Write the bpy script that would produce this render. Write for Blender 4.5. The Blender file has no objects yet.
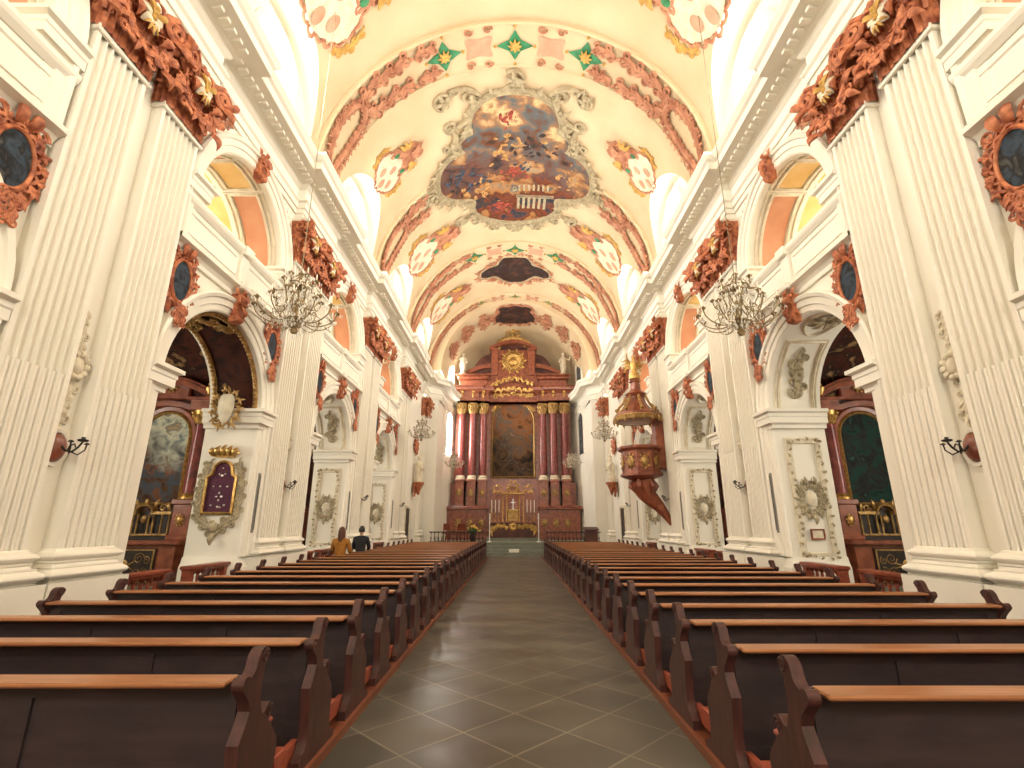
import bpy, bmesh, math, random
from math import sin, cos, pi, sqrt, radians, atan2
from mathutils import Vector, Matrix
C = bpy.context.scene.collection
rnd = random.Random(7)

# ------------------------------------------------------------------ helpers
class MB:
    """collects geometry; f maps every added point"""
    def __init__(s, f=None):
        s.v = []; s.f = []; s.map = f
    def add(s, vs, fs):
        n = len(s.v)
        if s.map: vs = [s.map(*p) for p in vs]
        s.v.extend([tuple(p) for p in vs]); s.f.extend([tuple(i + n for i in q) for q in fs])
    def box(s, x0, x1, y0, y1, z0, z1, bev=0):
        if bev <= 0:
            vs = [(x, y, z) for x in (x0, x1) for y in (y0, y1) for z in (z0, z1)]
            fs = [(0,1,3,2),(4,6,7,5),(0,4,5,1),(2,3,7,6),(0,2,6,4),(1,5,7,3)]
            s.add(vs, fs); return
        b = bev
        def ring(x0, x1, y0, y1, z, c):
            return [(x0+c,y0,z),(x1-c,y0,z),(x1,y0+c,z),(x1,y1-c,z),(x1-c,y1,z),(x0+c,y1,z),(x0,y1-c,z),(x0,y0+c,z)]
        R = [ring(x0+b,x1-b,y0+b,y1-b,z0,b), ring(x0,x1,y0,y1,z0+b,b), ring(x0,x1,y0,y1,z1-b,b), ring(x0+b,x1-b,y0+b,y1-b,z1,b)]
        vs = sum(R, []); fs = [tuple(range(7,-1,-1)), tuple(range(24,32))]
        for k in range(3):
            for i in range(8):
                j = (i+1) % 8; fs.append((k*8+i, k*8+j, k*8+8+j, k*8+8+i))
        s.add(vs, fs)
    def grid(s, fn, nu, nv):
        vs = [fn(i/nu, j/nv) for i in range(nu+1) for j in range(nv+1)]
        fs = [(i*(nv+1)+j, (i+1)*(nv+1)+j, (i+1)*(nv+1)+j+1, i*(nv+1)+j+1) for i in range(nu) for j in range(nv)]
        s.add(vs, fs)
    def prism(s, poly, h0, h1, tf=lambda a, b, h: (a, b, h)):
        n = len(poly)
        vs = [tf(a, b, h0) for a, b in poly] + [tf(a, b, h1) for a, b in poly]
        fs = [tuple(range(n-1,-1,-1)), tuple(range(n, 2*n))] + [(i, (i+1) % n, n+(i+1) % n, n+i) for i in range(n)]
        s.add(vs, fs)
    def tube(s, pts, rad, n=6, flat=1.0, N=None, cap=True):
        pts = [Vector(p) for p in pts]; m = len(pts)
        if not isinstance(rad, (list, tuple)): rad = [rad]*m
        vs = []; ref = Vector(N) if N else None; prev = None
        for i, p in enumerate(pts):
            T = (pts[min(i+1, m-1)] - pts[max(i-1, 0)])
            if T.length < 1e-9: T = Vector((0,0,1))
            T.normalize()
            if ref is not None:
                S = T.cross(ref)
                if S.length < 1e-4: S = T.orthogonal()
                S.normalize(); U = ref
            else:
                if prev is None: S = T.orthogonal().normalized()
                else:
                    S = prev - T*prev.dot(T)
                    S = S.normalized() if S.length > 1e-6 else T.orthogonal().normalized()
                prev = S; U = T.cross(S)
            for k in range(n):
                a = 2*pi*k/n
                vs.append(p + S*(cos(a)*rad[i]) + U*(sin(a)*rad[i]*flat))
        fs = [(i*n+k, i*n+(k+1) % n, (i+1)*n+(k+1) % n, (i+1)*n+k) for i in range(m-1) for k in range(n)]
        if cap: fs += [tuple(range(n-1,-1,-1)), tuple((m-1)*n+k for k in range(n))]
        s.add(vs, fs)
    def lathe(s, prof, c=(0,0,0), n=16, a0=0, a1=2*pi, axis='z', sq=None):
        full = abs(a1-a0-2*pi) < 1e-6; k = n if full else n+1
        vs = []
        for r, z in prof:
            for i in range(k):
                a = a0+(a1-a0)*i/n
                x, y = r*cos(a), r*sin(a)
                if axis == 'z': vs.append((c[0]+x, c[1]+y, c[2]+z))
                elif axis == 'y': vs.append((c[0]+x, c[1]+z, c[2]+y))
                else: vs.append((c[0]+z, c[1]+x, c[2]+y))
        fs = []
        for j in range(len(prof)-1):
            for i in range(n if full else n):
                i2 = (i+1) % k
                fs.append((j*k+i, j*k+i2, (j+1)*k+i2, (j+1)*k+i))
        s.add(vs, fs)
    def ball(s, c, r, n=10, m=6):
        if not isinstance(r, (tuple, list)): r = (r, r, r)
        vs = []; fs = []
        for j in range(m+1):
            t = pi*j/m
            for i in range(n):
                a = 2*pi*i/n
                vs.append((c[0]+r[0]*sin(t)*cos(a), c[1]+r[1]*sin(t)*sin(a), c[2]+r[2]*cos(t)))
        for j in range(m):
            for i in range(n): fs.append((j*n+i, j*n+(i+1) % n, (j+1)*n+(i+1) % n, (j+1)*n+i))
        s.add(vs, fs)
    def sweep(s, path, prof, tf=lambda u, v, h: (u, v, h), closed=False, sign=1):
        """path 2D, profile (offset along normal, third coordinate), mitred"""
        n = len(path); rings = []
        for i in range(n):
            p = Vector(path[i])
            if closed: a = Vector(path[i-1]); b = Vector(path[(i+1) % n])
            else: a = Vector(path[max(i-1, 0)]); b = Vector(path[min(i+1, n-1)])
            d1 = (p-a); d2 = (b-p)
            if d1.length < 1e-9: d1 = d2
            if d2.length < 1e-9: d2 = d1
            d1 = d1.normalized(); d2 = d2.normalized()
            n1 = Vector((-d1.y, d1.x)); n2 = Vector((-d2.y, d2.x))
            mm = (n1+n2)
            if mm.length < 1e-6: mm = n1
            mm.normalize(); k = 1/max(.35, mm.dot(n1))
            rings.append([tf(p.x+mm.x*d*k*sign, p.y+mm.y*d*k*sign, h) for d, h in prof])
        m = len(prof); vs = sum(rings, []); fs = []
        for i in range(n if closed else n-1):
            i2 = (i+1) % n
            for j in range(m-1): fs.append((i*m+j, i2*m+j, i2*m+j+1, i*m+j+1))
        s.add(vs, fs)
    def build(s, name, mat, parent=None, smooth=True, ang=38, recalc=True, **tags):
        me = bpy.data.meshes.new(name)
        me.from_pydata(s.v, [], s.f)
        if recalc:
            bm = bmesh.new(); bm.from_mesh(me); bmesh.ops.remove_doubles(bm, verts=bm.verts, dist=1e-5)
            bmesh.ops.recalc_face_normals(bm, faces=bm.faces); bm.to_mesh(me); bm.free()
        me.materials.append(mat)
        if smooth:
            me.shade_smooth(); me.set_sharp_from_angle(angle=radians(ang))
        o = bpy.data.objects.new(name, me); C.objects.link(o)
        if parent: o.parent = parent
        for k, v in tags.items(): o[k] = v
        return o

def thing(name, label, cat, loc=(0,0,0), rz=0, group=None):
    o = bpy.data.objects.new(name, None); C.objects.link(o)
    o.empty_display_size = .1
    o.location = loc; o.rotation_euler = (0,0,rz); o['label'] = label; o['category'] = cat
    if group: o['group'] = group
    return o
def tag(o, label, cat, group=None):
    o['label'] = label; o['category'] = cat
    if group: o['group'] = group
    return o
def kids(o): return [c for c in C.objects if c.parent == o]
def dup(o, label=None, loc=None, rz=None, parent=None):
    c = o.copy(); C.objects.link(c)
    if parent: c.parent = parent
    if label: c['label'] = label
    if loc is not None: c.location = loc
    if rz is not None: c.rotation_euler = (0,0,rz)
    for ch in o.children: dup(ch, parent=c)
    return c
def struct(o): o['kind'] = 'structure'; return o
ORD = ['first','second','third','fourth','fifth','sixth','seventh','eighth','ninth','tenth','eleventh','twelfth','thirteenth','fourteenth','fifteenth','sixteenth','seventeenth','eighteenth','nineteenth','twentieth','twenty-first','twenty-second','twenty-third','twenty-fourth','twenty-fifth','twenty-sixth','twenty-seventh']
SN = {-1: 'left', 1: 'right'}

# ------------------------------------------------------------------ materials
def srgb(r, g, b):
    f = lambda c: (c/255/12.92) if c/255 <= .04045 else ((c/255+.055)/1.055)**2.4
    return (f(r), f(g), f(b), 1)
def nmat(name):
    m = bpy.data.materials.new(name); m.use_nodes = True
    nt = m.node_tree; b = nt.nodes['Principled BSDF']
    return m, nt, b
def N(nt, t, **kw):
    n = nt.nodes.new(t)
    for k, v in kw.items():
        if k in n.inputs: n.inputs[k].default_value = v
        else: setattr(n, k, v)
    return n
def ramp(nt, stops, interp='LINEAR'):
    r = nt.nodes.new('ShaderNodeValToRGB'); r.color_ramp.interpolation = interp
    e = r.color_ramp.elements
    while len(e) < len(stops): e.new(.5)
    for i, (p, c) in enumerate(stops): e[i].position = p; e[i].color = c
    return r
def pos(nt, scale=(1,1,1), rot=(0,0,0), obj=False):
    if obj: g = nt.nodes.new('ShaderNodeTexCoord'); src = g.outputs['Object']
    else: g = nt.nodes.new('ShaderNodeNewGeometry'); src = g.outputs['Position']
    mp = nt.nodes.new('ShaderNodeMapping'); mp.inputs['Scale'].default_value = scale; mp.inputs['Rotation'].default_value = rot
    nt.links.new(src, mp.inputs['Vector']); return mp.outputs['Vector']
def simple(name, c1, c2=None, rough=.6, metal=0, scale=4, bump=0, bscale=30, spec=.4, stretch=(1,1,1), lo=.35, hi=.65, obj=False):
    m, nt, b = nmat(name)
    b.inputs['Roughness'].default_value = rough; b.inputs['Metallic'].default_value = metal
    b.inputs['Specular IOR Level'].default_value = spec
    if c2 is None: b.inputs['Base Color'].default_value = c1
    else:
        v = pos(nt, stretch, obj=obj); n = N(nt, 'ShaderNodeTexNoise', Scale=scale, Detail=5.0)
        nt.links.new(v, n.inputs['Vector']); r = ramp(nt, [(lo, c1), (hi, c2)])
        nt.links.new(n.outputs['Fac'], r.inputs[0]); nt.links.new(r.outputs[0], b.inputs['Base Color'])
    if bump:
        v = pos(nt, stretch, obj=obj); n = N(nt, 'ShaderNodeTexNoise', Scale=bscale, Detail=3.0); nt.links.new(v, n.inputs['Vector'])
        bp = N(nt, 'ShaderNodeBump', Strength=bump, Distance=.02); nt.links.new(n.outputs['Fac'], bp.inputs['Height'])
        nt.links.new(bp.outputs[0], b.inputs['Normal'])
    return m
def emis(name, col, s):
    m, nt, b = nmat(name); b.inputs['Base Color'].default_value = (.8,.8,.8,1)
    b.inputs['Emission Color'].default_value = col; b.inputs['Emission Strength'].default_value = s
    return m
def painting(name, pal, scale=1.6, seed=0, palB=None, axis=2, z0=0, z1=1, detail=7, dist=1.6):
    """brushy multi-coloured picture; pal dominates the low end of the axis, palB the high end"""
    m, nt, b = nmat(name); b.inputs['Roughness'].default_value = .7; b.inputs['Specular IOR Level'].default_value = .15
    v = pos(nt)
    n = N(nt, 'ShaderNodeTexNoise', Scale=scale, Detail=float(detail), Distortion=dist, noise_dimensions='4D'); n.inputs['W'].default_value = seed
    nt.links.new(v, n.inputs['Vector'])
    def mk(p):
        k = len(p); r = ramp(nt, [(.3+.42*i/(k-1), srgb(*c)) for i, c in enumerate(p)])
        nt.links.new(n.outputs['Fac'], r.inputs[0]); return r.outputs[0]
    out = mk(pal)
    if palB:
        sp = nt.nodes.new('ShaderNodeSeparateXYZ'); nt.links.new(v, sp.inputs[0])
        n2 = N(nt, 'ShaderNodeTexNoise', Scale=scale*.8, Detail=3.0); nt.links.new(v, n2.inputs['Vector'])
        ad = N(nt, 'ShaderNodeMath', operation='MULTIPLY_ADD'); nt.links.new(n2.outputs['Fac'], ad.inputs[0]); ad.inputs[1].default_value = (z1-z0)*.8
        nt.links.new(sp.outputs[axis], ad.inputs[2])
        mr = N(nt, 'ShaderNodeMapRange'); nt.links.new(ad.outputs[0], mr.inputs[0])
        mr.inputs[1].default_value = z0+(z1-z0)*.7; mr.inputs[2].default_value = z0+(z1-z0)*1.1
        mx = N(nt, 'ShaderNodeMix', data_type='RGBA'); nt.links.new(mr.outputs[0], mx.inputs[0])
        nt.links.new(out, mx.inputs[6]); nt.links.new(mk(palB), mx.inputs[7]); out = mx.outputs[2]
    nt.links.new(out, b.inputs['Base Color']); return m

M = {}
M['white'] = simple('white_plaster', (.80,.76,.655,1), (.83,.79,.685,1), .75, scale=1.2, bump=.05, bscale=12)
M['stucco'] = simple('relief_stucco', (.60,.53,.39,1), (.76,.69,.53,1), .7, scale=6)
M['vault'] = simple('vault_plaster', (.59,.455,.28,1), (.65,.515,.335,1), .8, scale=.8)
M['greige'] = simple('greige_stucco', (.30,.245,.15,1), (.46,.39,.25,1), .7, scale=5)
M['red'] = simple('red_stucco', (.25,.062,.028,1), (.60,.215,.095,1), .55, scale=9)
M['redsoft'] = simple('pale_red_stucco', (.34,.13,.07,1), (.54,.26,.15,1), .65, scale=3)
M['ochre'] = simple('ochre_stucco', (.44,.24,.05,1), (.60,.37,.09,1), .6, scale=5)
M['pink'] = simple('pink_plaster', (.56,.25,.135,1), (.64,.32,.18,1), .75, scale=2)
M['pastel'] = simple('pastel_plaster', (.52,.27,.17,1), (.58,.34,.23,1), .75, scale=3)
M['yellow'] = simple('yellow_plaster', (.66,.42,.14,1), (.74,.52,.22,1), .75, scale=2)
M['green'] = simple('green_paint', (.025,.17,.07,1), (.05,.27,.12,1), .6, scale=5)
M['gold'] = simple('gilding', (.42,.24,.07,1), (.72,.48,.17,1), .38, .75, scale=14)
M['goldd'] = simple('old_gilding', (.26,.15,.05,1), (.52,.33,.12,1), .42, .6, scale=10)
M['marble'] = simple('red_marble', (.15,.038,.022,1), (.38,.115,.055,1), .3, scale=5, spec=.6, lo=.3, hi=.72)
M['column'] = simple('crimson_marble', (.13,.020,.020,1), (.28,.052,.042,1), .3, scale=7, spec=.6)
M['redwood'] = simple('red_wood', (.16,.032,.016,1), (.28,.065,.03,1), .35, scale=3, stretch=(1,1,8))
M['darkred'] = simple('dark_red_ground', (.055,.020,.018,1), (.14,.045,.03,1), .5, scale=2)
M['black'] = simple('dark_panel', (.02,.018,.016,1), (.05,.035,.03,1), .35, scale=6)
M['pew'] = simple('dark_pew_wood', (.036,.027,.028,1), (.054,.038,.038,1), .42, scale=2.5, stretch=(1,6,6), spec=.3)
M['pewend'] = simple('pew_end_wood', (.050,.022,.019,1), (.092,.034,.028,1), .4, scale=4, stretch=(6,6,1), spec=.35)
M['ledge'] = simple('lit_ledge_wood', (.29,.115,.045,1), (.42,.18,.075,1), .32, scale=3, stretch=(.6,8,8), spec=.4)  # same pew wood, painted lighter and more orange as if lit from above
M['seat'] = simple('seat_wood', (.32,.07,.04,1), (.42,.11,.06,1), .4, scale=3, stretch=(.6,8,8))
M['iron'] = simple('dark_iron', (.035,.03,.025,1), None, .5, .6)
M['bronze'] = simple('aged_bronze', (.22,.16,.08,1), (.42,.32,.17,1), .4, .6, scale=20)
M['crystal'] = simple('crystal', (.86,.84,.76,1), None, .12, 0, spec=.9)
M['candle'] = simple('candle_wax', (.88,.84,.70,1), None, .5)
M['grey'] = simple('grey_enamel', (.22,.21,.18,1), None, .5)
M['stone'] = simple('step_stone', (.16,.18,.14,1), (.22,.24,.19,1), .4, scale=3)
M['plum'] = simple('plum_velvet', (.06,.012,.03,1), (.09,.02,.045,1), .8, scale=20)
M['silver'] = simple('silver', (.75,.72,.66,1), None, .3, .8)
M['paper'] = simple('white_card', (.86,.85,.80,1), None, .7)
M['leaf'] = simple('foliage', (.03,.10,.02,1), (.08,.20,.05,1), .6, scale=20)
M['flower'] = simple('yellow_blossom', (.75,.45,.04,1), (.85,.65,.15,1), .6, scale=20)
M['skin'] = simple('skin', (.55,.32,.21,1), None, .5)
M['hair'] = simple('brown_hair', (.10,.035,.015,1), None, .5)
M['hairb'] = simple('dark_hair', (.02,.015,.012,1), None, .5)
M['coat'] = simple('ochre_knit', (.26,.10,.015,1), (.42,.19,.03,1), .9, scale=30)
M['coatb'] = simple('black_cloth', (.02,.02,.022,1), None, .9)
M['lead'] = simple('window_lead', (.12,.11,.09,1), None, .6)
M['glass'] = simple('dark_glass', (.05,.06,.07,1), (.12,.12,.12,1), .15, scale=3)
M['sky'] = emis('daylit_pane', (1,.955,.87,1), 9.5)
M['fillg'] = emis('added_gallery_fill_pane', (1,.93,.80,1), 5.0)  # added glow to brighten the galleries
M['fillc'] = emis('added_chapel_fill_pane', (1,.93,.80,1), 3.0)  # added glow to brighten the chapels
M['fillw'] = emis('added_west_fill_pane', (1,.95,.85,1), 4.0)  # added fill light from behind the camera
M['fresco'] = painting('ceiling_fresco', [(40,34,38),(52,58,70),(120,62,38),(86,48,36),(170,120,70),(70,80,90),(205,180,135)], 1.25, 3.1,
                       [(60,48,40),(110,70,50),(88,100,104),(150,110,80),(214,186,140),(120,74,52)], axis=1, z0=21, z1=13, dist=.35, detail=10)
M['fresco2'] = painting('small_ceiling_fresco', [(30,22,20),(60,36,28),(48,44,46),(90,56,40),(38,28,26)], 1.3, 9.0)
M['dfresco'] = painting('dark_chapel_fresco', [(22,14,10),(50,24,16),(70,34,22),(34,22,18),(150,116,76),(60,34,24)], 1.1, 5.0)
M['blueoval'] = painting('oval_picture', [(28,30,34),(60,72,84),(34,32,32),(96,96,92)], 3.5, 2.0)
M['altarpic'] = painting('altar_picture', [(40,34,30),(88,60,38),(66,80,90),(120,76,50),(52,60,64)], 2.6, 8.0,
                         [(92,104,108),(150,156,146),(206,204,178),(120,120,110),(176,150,110)], z0=2.0, z1=4.2)
M['greenpic'] = painting('green_picture', [(18,30,28),(26,62,54),(40,44,40),(24,28,26),(52,84,74)], 2.4, 11.0)
M['highpic'] = painting('high_altar_picture', [(26,22,20),(50,40,32),(86,64,44),(38,40,42),(120,96,66)], .95, 4.0,
                        [(60,44,32),(130,84,50),(90,84,76),(170,120,70)], z0=4.5, z1=9.6)

# stone floor: diagonal slabs
def floor_mat():
    m, nt, b = nmat('stone_slabs')
    v = pos(nt, rot=(0,0,radians(45)))
    br = N(nt, 'ShaderNodeTexBrick'); br.offset = 0; br.squash = 1
    br.inputs['Scale'].default_value = 1; br.inputs['Brick Width'].default_value = .55; br.inputs['Row Height'].default_value = .55
    br.inputs['Mortar Size'].default_value = .009; br.inputs['Mortar Smooth'].default_value = .3
    br.inputs['Color1'].default_value = (.070,.067,.058,1); br.inputs['Color2'].default_value = (.105,.099,.084,1); br.inputs['Mortar'].default_value = (.20,.185,.15,1)
    nt.links.new(v, br.inputs['Vector'])
    n = N(nt, 'ShaderNodeTexNoise', Scale=1.1, Detail=6.0); v2 = pos(nt, (.7,2.0,1)); nt.links.new(v2, n.inputs['Vector'])
    r = ramp(nt, [(.3, (.72,.70,.66,1)), (.7, (1.25,1.22,1.15,1))]); nt.links.new(n.outputs['Fac'], r.inputs[0])
    mx = N(nt, 'ShaderNodeMix', data_type='RGBA', blend_type='MULTIPLY'); mx.inputs[0].default_value = 1
    nt.links.new(br.outputs['Color'], mx.inputs[6]); nt.links.new(r.outputs[0], mx.inputs[7]); nt.links.new(mx.outputs[2], b.inputs['Base Color'])
    r2 = ramp(nt, [(.3, (.28,)*3+(1,)), (.7, (.5,)*3+(1,))]); nt.links.new(n.outputs['Fac'], r2.inputs[0]); nt.links.new(r2.outputs[0], b.inputs['Roughness'])
    b.inputs['Specular IOR Level'].default_value = .3
    return m
M['floor'] = floor_mat()
M['deck'] = simple('pew_platform_wood', (.16,.048,.024,1), (.24,.08,.038,1), .45, scale=2, stretch=(8,.5,1))

# ------------------------------------------------------------------ relief ornament in flat (a, b, h) space
UP = (0,0,1)
def curl(m, cx, cy, r, th, start=0, turns=1.4, d=1, h=0, n=14, ns=5, flat=.9):
    pts = []; rad = []
    for i in range(n+1):
        t = i/n; a = start+d*turns*2*pi*t; q = r*(1-.82*t)
        pts.append((cx+q*cos(a), cy+q*sin(a), h+th*.6+th*.8*t)); rad.append(th*(1-.35*t))
    m.tube(pts, rad, ns, flat, UP)
def leaf(m, x, y, ang, L, W, bend=.6, h=0, th=.5, n=6, ns=5):
    pts = []; rad = []
    for i in range(n+1):
        t = i/n; a = ang+bend*t
        if i: px += cos(a)*L/n; py += sin(a)*L/n
        else: px, py = x, y
        pts.append((px, py, h+W*th*(.4+sin(pi*t)*.9))); rad.append(max(.004, W*.5*sin(pi*min(1, .18+.82*t))**.8))
    m.tube(pts, rad, ns, th, UP)
def cscroll(m, p0, p1, bulge, th, h=0, n=12, ns=5):
    p0 = Vector(p0); p1 = Vector(p1); d = p1-p0; L = d.length; t_ = d/L; nn = Vector((-t_.y, t_.x))
    pts = []; rad = []
    for i in range(n+1):
        t = i/n; q = p0+d*t+nn*(bulge*sin(pi*t)); pts.append((q.x, q.y, h+th*.8)); rad.append(th*(.7+.6*sin(pi*t)))
    m.tube(pts, rad, ns, .9, UP)
    s = 1 if bulge > 0 else -1; a = atan2(t_.y, t_.x)
    r = L*.16
    for (q, sg, st) in ((p0, 1, a+pi), (p1, -1, a)):
        c = q - nn*s*0 + t_*(r*.75*sg)
        curl(m, c.x, c.y, r, th*.8, st if sg > 0 else st, 1.1, s*sg, h, 9, ns)
def resample(path, n, closed=True):
    pts = [Vector(p) for p in path]
    if closed: pts.append(pts[0])
    L = [0]
    for i in range(1, len(pts)): L.append(L[-1]+(pts[i]-pts[i-1]).length)
    out = []; j = 0
    for k in range(n if closed else n+1):
        s = L[-1]*k/n
        while j < len(L)-2 and L[j+1] < s: j += 1
        seg = L[j+1]-L[j]; out.append(pts[j].lerp(pts[j+1], (s-L[j])/seg if seg > 0 else 0))
    return out, L[-1]
def smoothpath(pts, closed=True, k=4):
    P = [Vector(p) for p in pts]; n = len(P); out = []
    rng = range(n) if closed else range(n-1)
    for i in rng:
        if closed: a, b, c, d = P[i-1], P[i], P[(i+1) % n], P[(i+2) % n]
        else: a, b, c, d = P[max(i-1,0)], P[i], P[i+1], P[min(i+2, n-1)]
        for j in range(k):
            t = j/k
            out.append(.5*((2*b)+(c-a)*t+(2*a-5*b+4*c-d)*t*t+(3*b-a-3*c+d)*t*t*t))
    if not closed: out.append(P[-1])
    return out
def rocaille(m, path, size, th, cnt, closed=True, out=1, h=0, rng=rnd, leafy=1.0):
    """C-scrolls and leaves following a path; out=+1 puts them on the left of the direction of travel"""
    q, L = resample(path, cnt, closed); n = len(q)
    for i in range(n if closed else n-1):
        a = q[i]; b = q[(i+1) % n]; d = b-a
        if d.length < 1e-6: continue
        t = d.normalized(); nn = Vector((-t.y, t.x))*out
        o = nn*size*.18
        cscroll(m, a+o, b+o, out*size*rng.uniform(.25,.5), th, h)
        mid = (a+b)/2+nn*size*.5
        ang = atan2(nn.y, nn.x)
        if rng.random() < leafy:
            for k in (-1, 0, 1):
                leaf(m, mid.x, mid.y, ang+k*.75, size*rng.uniform(.5,.9)*(1.15 if k == 0 else .85), size*.32, k*.9+rng.uniform(-.3,.3), h+th)
        if i % 2 == 0:
            leaf(m, b.x+nn.x*size*.3, b.y+nn.y*size*.3, ang+rng.choice((-1,1))*.5, size*1.0, size*.34, rng.choice((-1,1))*1.2, h)
def garland(m, path, size, th, cnt, h=0, rng=rnd):
    q, L = resample(path, cnt, False)
    pts = [(p.x, p.y, h+th) for p in q]; m.tube(pts, [th*.9]*len(pts), 5, 1, UP)
    for i in range(len(q)-1):
        a, b = q[i], q[i+1]; t = (b-a).normalized(); nn = Vector((-t.y, t.x)); s = 1 if i % 2 else -1
        c = (a+b)/2+nn*s*size*.42
        curl(m, c.x, c.y, size*.36, th, atan2(-nn.y*s, -nn.x*s), 1.2, s, h, 10)
        leaf(m, a.x, a.y, atan2(t.y, t.x)-s*.9, size*.95, size*.36, s*.9, h)
        leaf(m, a.x, a.y, atan2(t.y, t.x)+s*1.5, size*.6, size*.3, -s*.6, h)
        leaf(m, b.x, b.y, atan2(t.y, t.x)-s*.3, size*.7, size*.28, -s*.7, h)
def ellipse(cx, cy, rx, ry, n=32): return [(cx+rx*cos(2*pi*i/n), cy+ry*sin(2*pi*i/n)) for i in range(n)]
def disc(m, path, h, dome=0, c=None):
    P = [Vector(p) for p in path]; n = len(P)
    if c is None: c = sum(P, Vector((0,0)))/n
    else: c = Vector(c)
    R = 4; vs = [(c.x, c.y, h+dome)]; fs = []
    for k in range(1, R+1):
        for p in P:
            q = c.lerp(p, k/R); vs.append((q.x, q.y, h+dome*(1-(k/R)**2)))
    for i in range(n):
        j = (i+1) % n; fs.append((0, 1+i, 1+j))
        for k in range(R-1): fs.append((1+k*n+i, 1+(k+1)*n+i, 1+(k+1)*n+j, 1+k*n+j))
    m.add(vs, fs)
def ring(m, path, prof, closed=True): m.sweep([tuple(p) for p in path], prof, closed=closed)
def archpath(w, z0, zs, n=18, cy=0, r=None):
    """opening outline from bottom left over the arch to the bottom right"""
    r = r or w
    return [(cy-w, z0)] + [(cy-w*cos(pi*i/n), zs+r*sin(pi*i/n)) for i in range(n+1)] + [(cy+w, z0)]
def ortho(a, b, h): return (h, a, b)      # flat -> local wall frame (outward = +x, along = y)
def front(a, b, h): return (a, -h, b)     # flat -> facing -Y
# ------------------------------------------------------------------ the nave: constants
BAY = 5.83; PC = [5.78+BAY*i for i in range(-1, 5)]      # pier centres: -.05, 5.78, 11.61, 17.44, 23.27, 29.10
WX = 5.45; PX = 5.28; OUT = 9.6; SPR = 10.3; RV = 5.4
Y0 = -2.9
def wallmap(s): return lambda a, b, h: (s*(WX-h), a, b)

# floor and platforms
m = MB(); m.box(-10.2, 10.2, -9, 36, -.3, 0); struct(m.build('floor', M['floor'], smooth=False))
for i, s in enumerate((-1, 1)):
    m = MB(); a, b = (1.27, 4.95) if s > 0 else (-4.95, -1.27)
    m.box(a, b, 1.2, 25.2, 0, .06); struct(m.build('trim_%d' % (i+1), M['deck'], smooth=False))

# nave walls with two storeys of arches
LOW = (1.5, 3.8); HIGH = (1.5, 7.1); TOP = 9.0
def wall_panel(m, s, y0, y1, arches, ztop, zbot=0):
    f = lambda y, z: (s*WX, y, z)
    yc = (y0+y1)/2; W = 1.5; n = 24
    m.add([f(y0,zbot), f(yc-W,zbot), f(yc-W,ztop), f(y0,ztop)], [(0,1,2,3)])
    m.add([f(yc+W,zbot), f(y1,zbot), f(y1,ztop), f(yc+W,ztop)], [(0,1,2,3)])
    ys = [yc-W*cos(pi*i/n) for i in range(n+1)]
    low = [3.8+W*sin(pi*i/n) for i in range(n+1)]; up = [7.1+W*sin(pi*i/n) for i in range(n+1)]
    for i in range(n):
        m.add([f(ys[i],low[i]), f(ys[i+1],low[i+1]), f(ys[i+1],5.9), f(ys[i],5.9)], [(0,1,2,3)])
        m.add([f(ys[i],up[i]), f(ys[i+1],up[i+1]), f(ys[i+1],ztop), f(ys[i],ztop)], [(0,1,2,3)])
def reveal(m, s, yc, z0, zs, W=1.5, x0=WX, x1=6.5):
    P = archpath(W, z0, zs, 24, yc)
    m.sweep(P, [(0, 0), (0, x1-x0)], tf=lambda u, v, h: (s*(x0+h), u, v))
for s in (-1, 1):
    m = MB()
    for k in range(4):
        y0, y1 = PC[k], PC[k+1]; yc = (y0+y1)/2
        wall_panel(m, s, y0, y1, None, TOP)
        reveal(m, s, yc, 0, 3.8); reveal(m, s, yc, 5.9, 7.1)
        # inner face of the nave wall, seen through the openings
        for f in (lambda y, z: (s*6.5, y, z),):
            for (a, b) in ((y0+.3, yc-1.5), (yc+1.5, y1-.3)): m.add([f(a,0), f(b,0), f(b,9), f(a,9)], [(0,1,2,3)])
            n = 24
            for i in range(n):
                ya, yb = yc-1.5*cos(pi*i/n), yc-1.5*cos(pi*(i+1)/n); za, zb = 3.8+1.5*sin(pi*i/n), 3.8+1.5*sin(pi*(i+1)/n)
                m.add([f(ya,za), f(yb,zb), f(yb,5.9), f(ya,5.9)], [(0,1,2,3)])
                m.add([f(ya,za+3.3), f(yb,zb+3.3), f(yb,9), f(ya,9)], [(0,1,2,3)])
    # last bay: plain wall with a narrow blind niche
    f = lambda y, z: (s*WX, y, z)
    m.add([f(PC[4],0), f(PC[5]+.9,0), f(PC[5]+.9,TOP), f(PC[4],TOP)], [(0,1,2,3)])
    # wall above cornice is built with the ceiling; outer wall
    m.add([(s*OUT,Y0,0), (s*OUT,PC[4]+.3,0), (s*OUT,PC[4]+.3,9), (s*OUT,Y0,9)], [(0,1,2,3)])
    # west part beside camera
    m.add([f(-8.5,0), f(PC[0],0), f(PC[0],TOP), f(-8.5,TOP)], [(0,1,2,3)])
    # cross walls between the chapels
    for k in range(1, 5):
        m.box(*(sorted((s*5.5, s*OUT))), PC[k]-.3, PC[k]+.3, 0, 9)
    m.box(*(sorted((s*5.5, s*OUT))), PC[0]-.3, PC[0]+.3, 0, 9)
    struct(m.build('wall_'+SN[s], M['white'], smooth=False, recalc=False))
m = MB(); m.box(-6.2, 6.2, -8.8, -8.5, 0, 16.5); struct(m.build('wall_west', M['white'], smooth=False))

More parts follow.
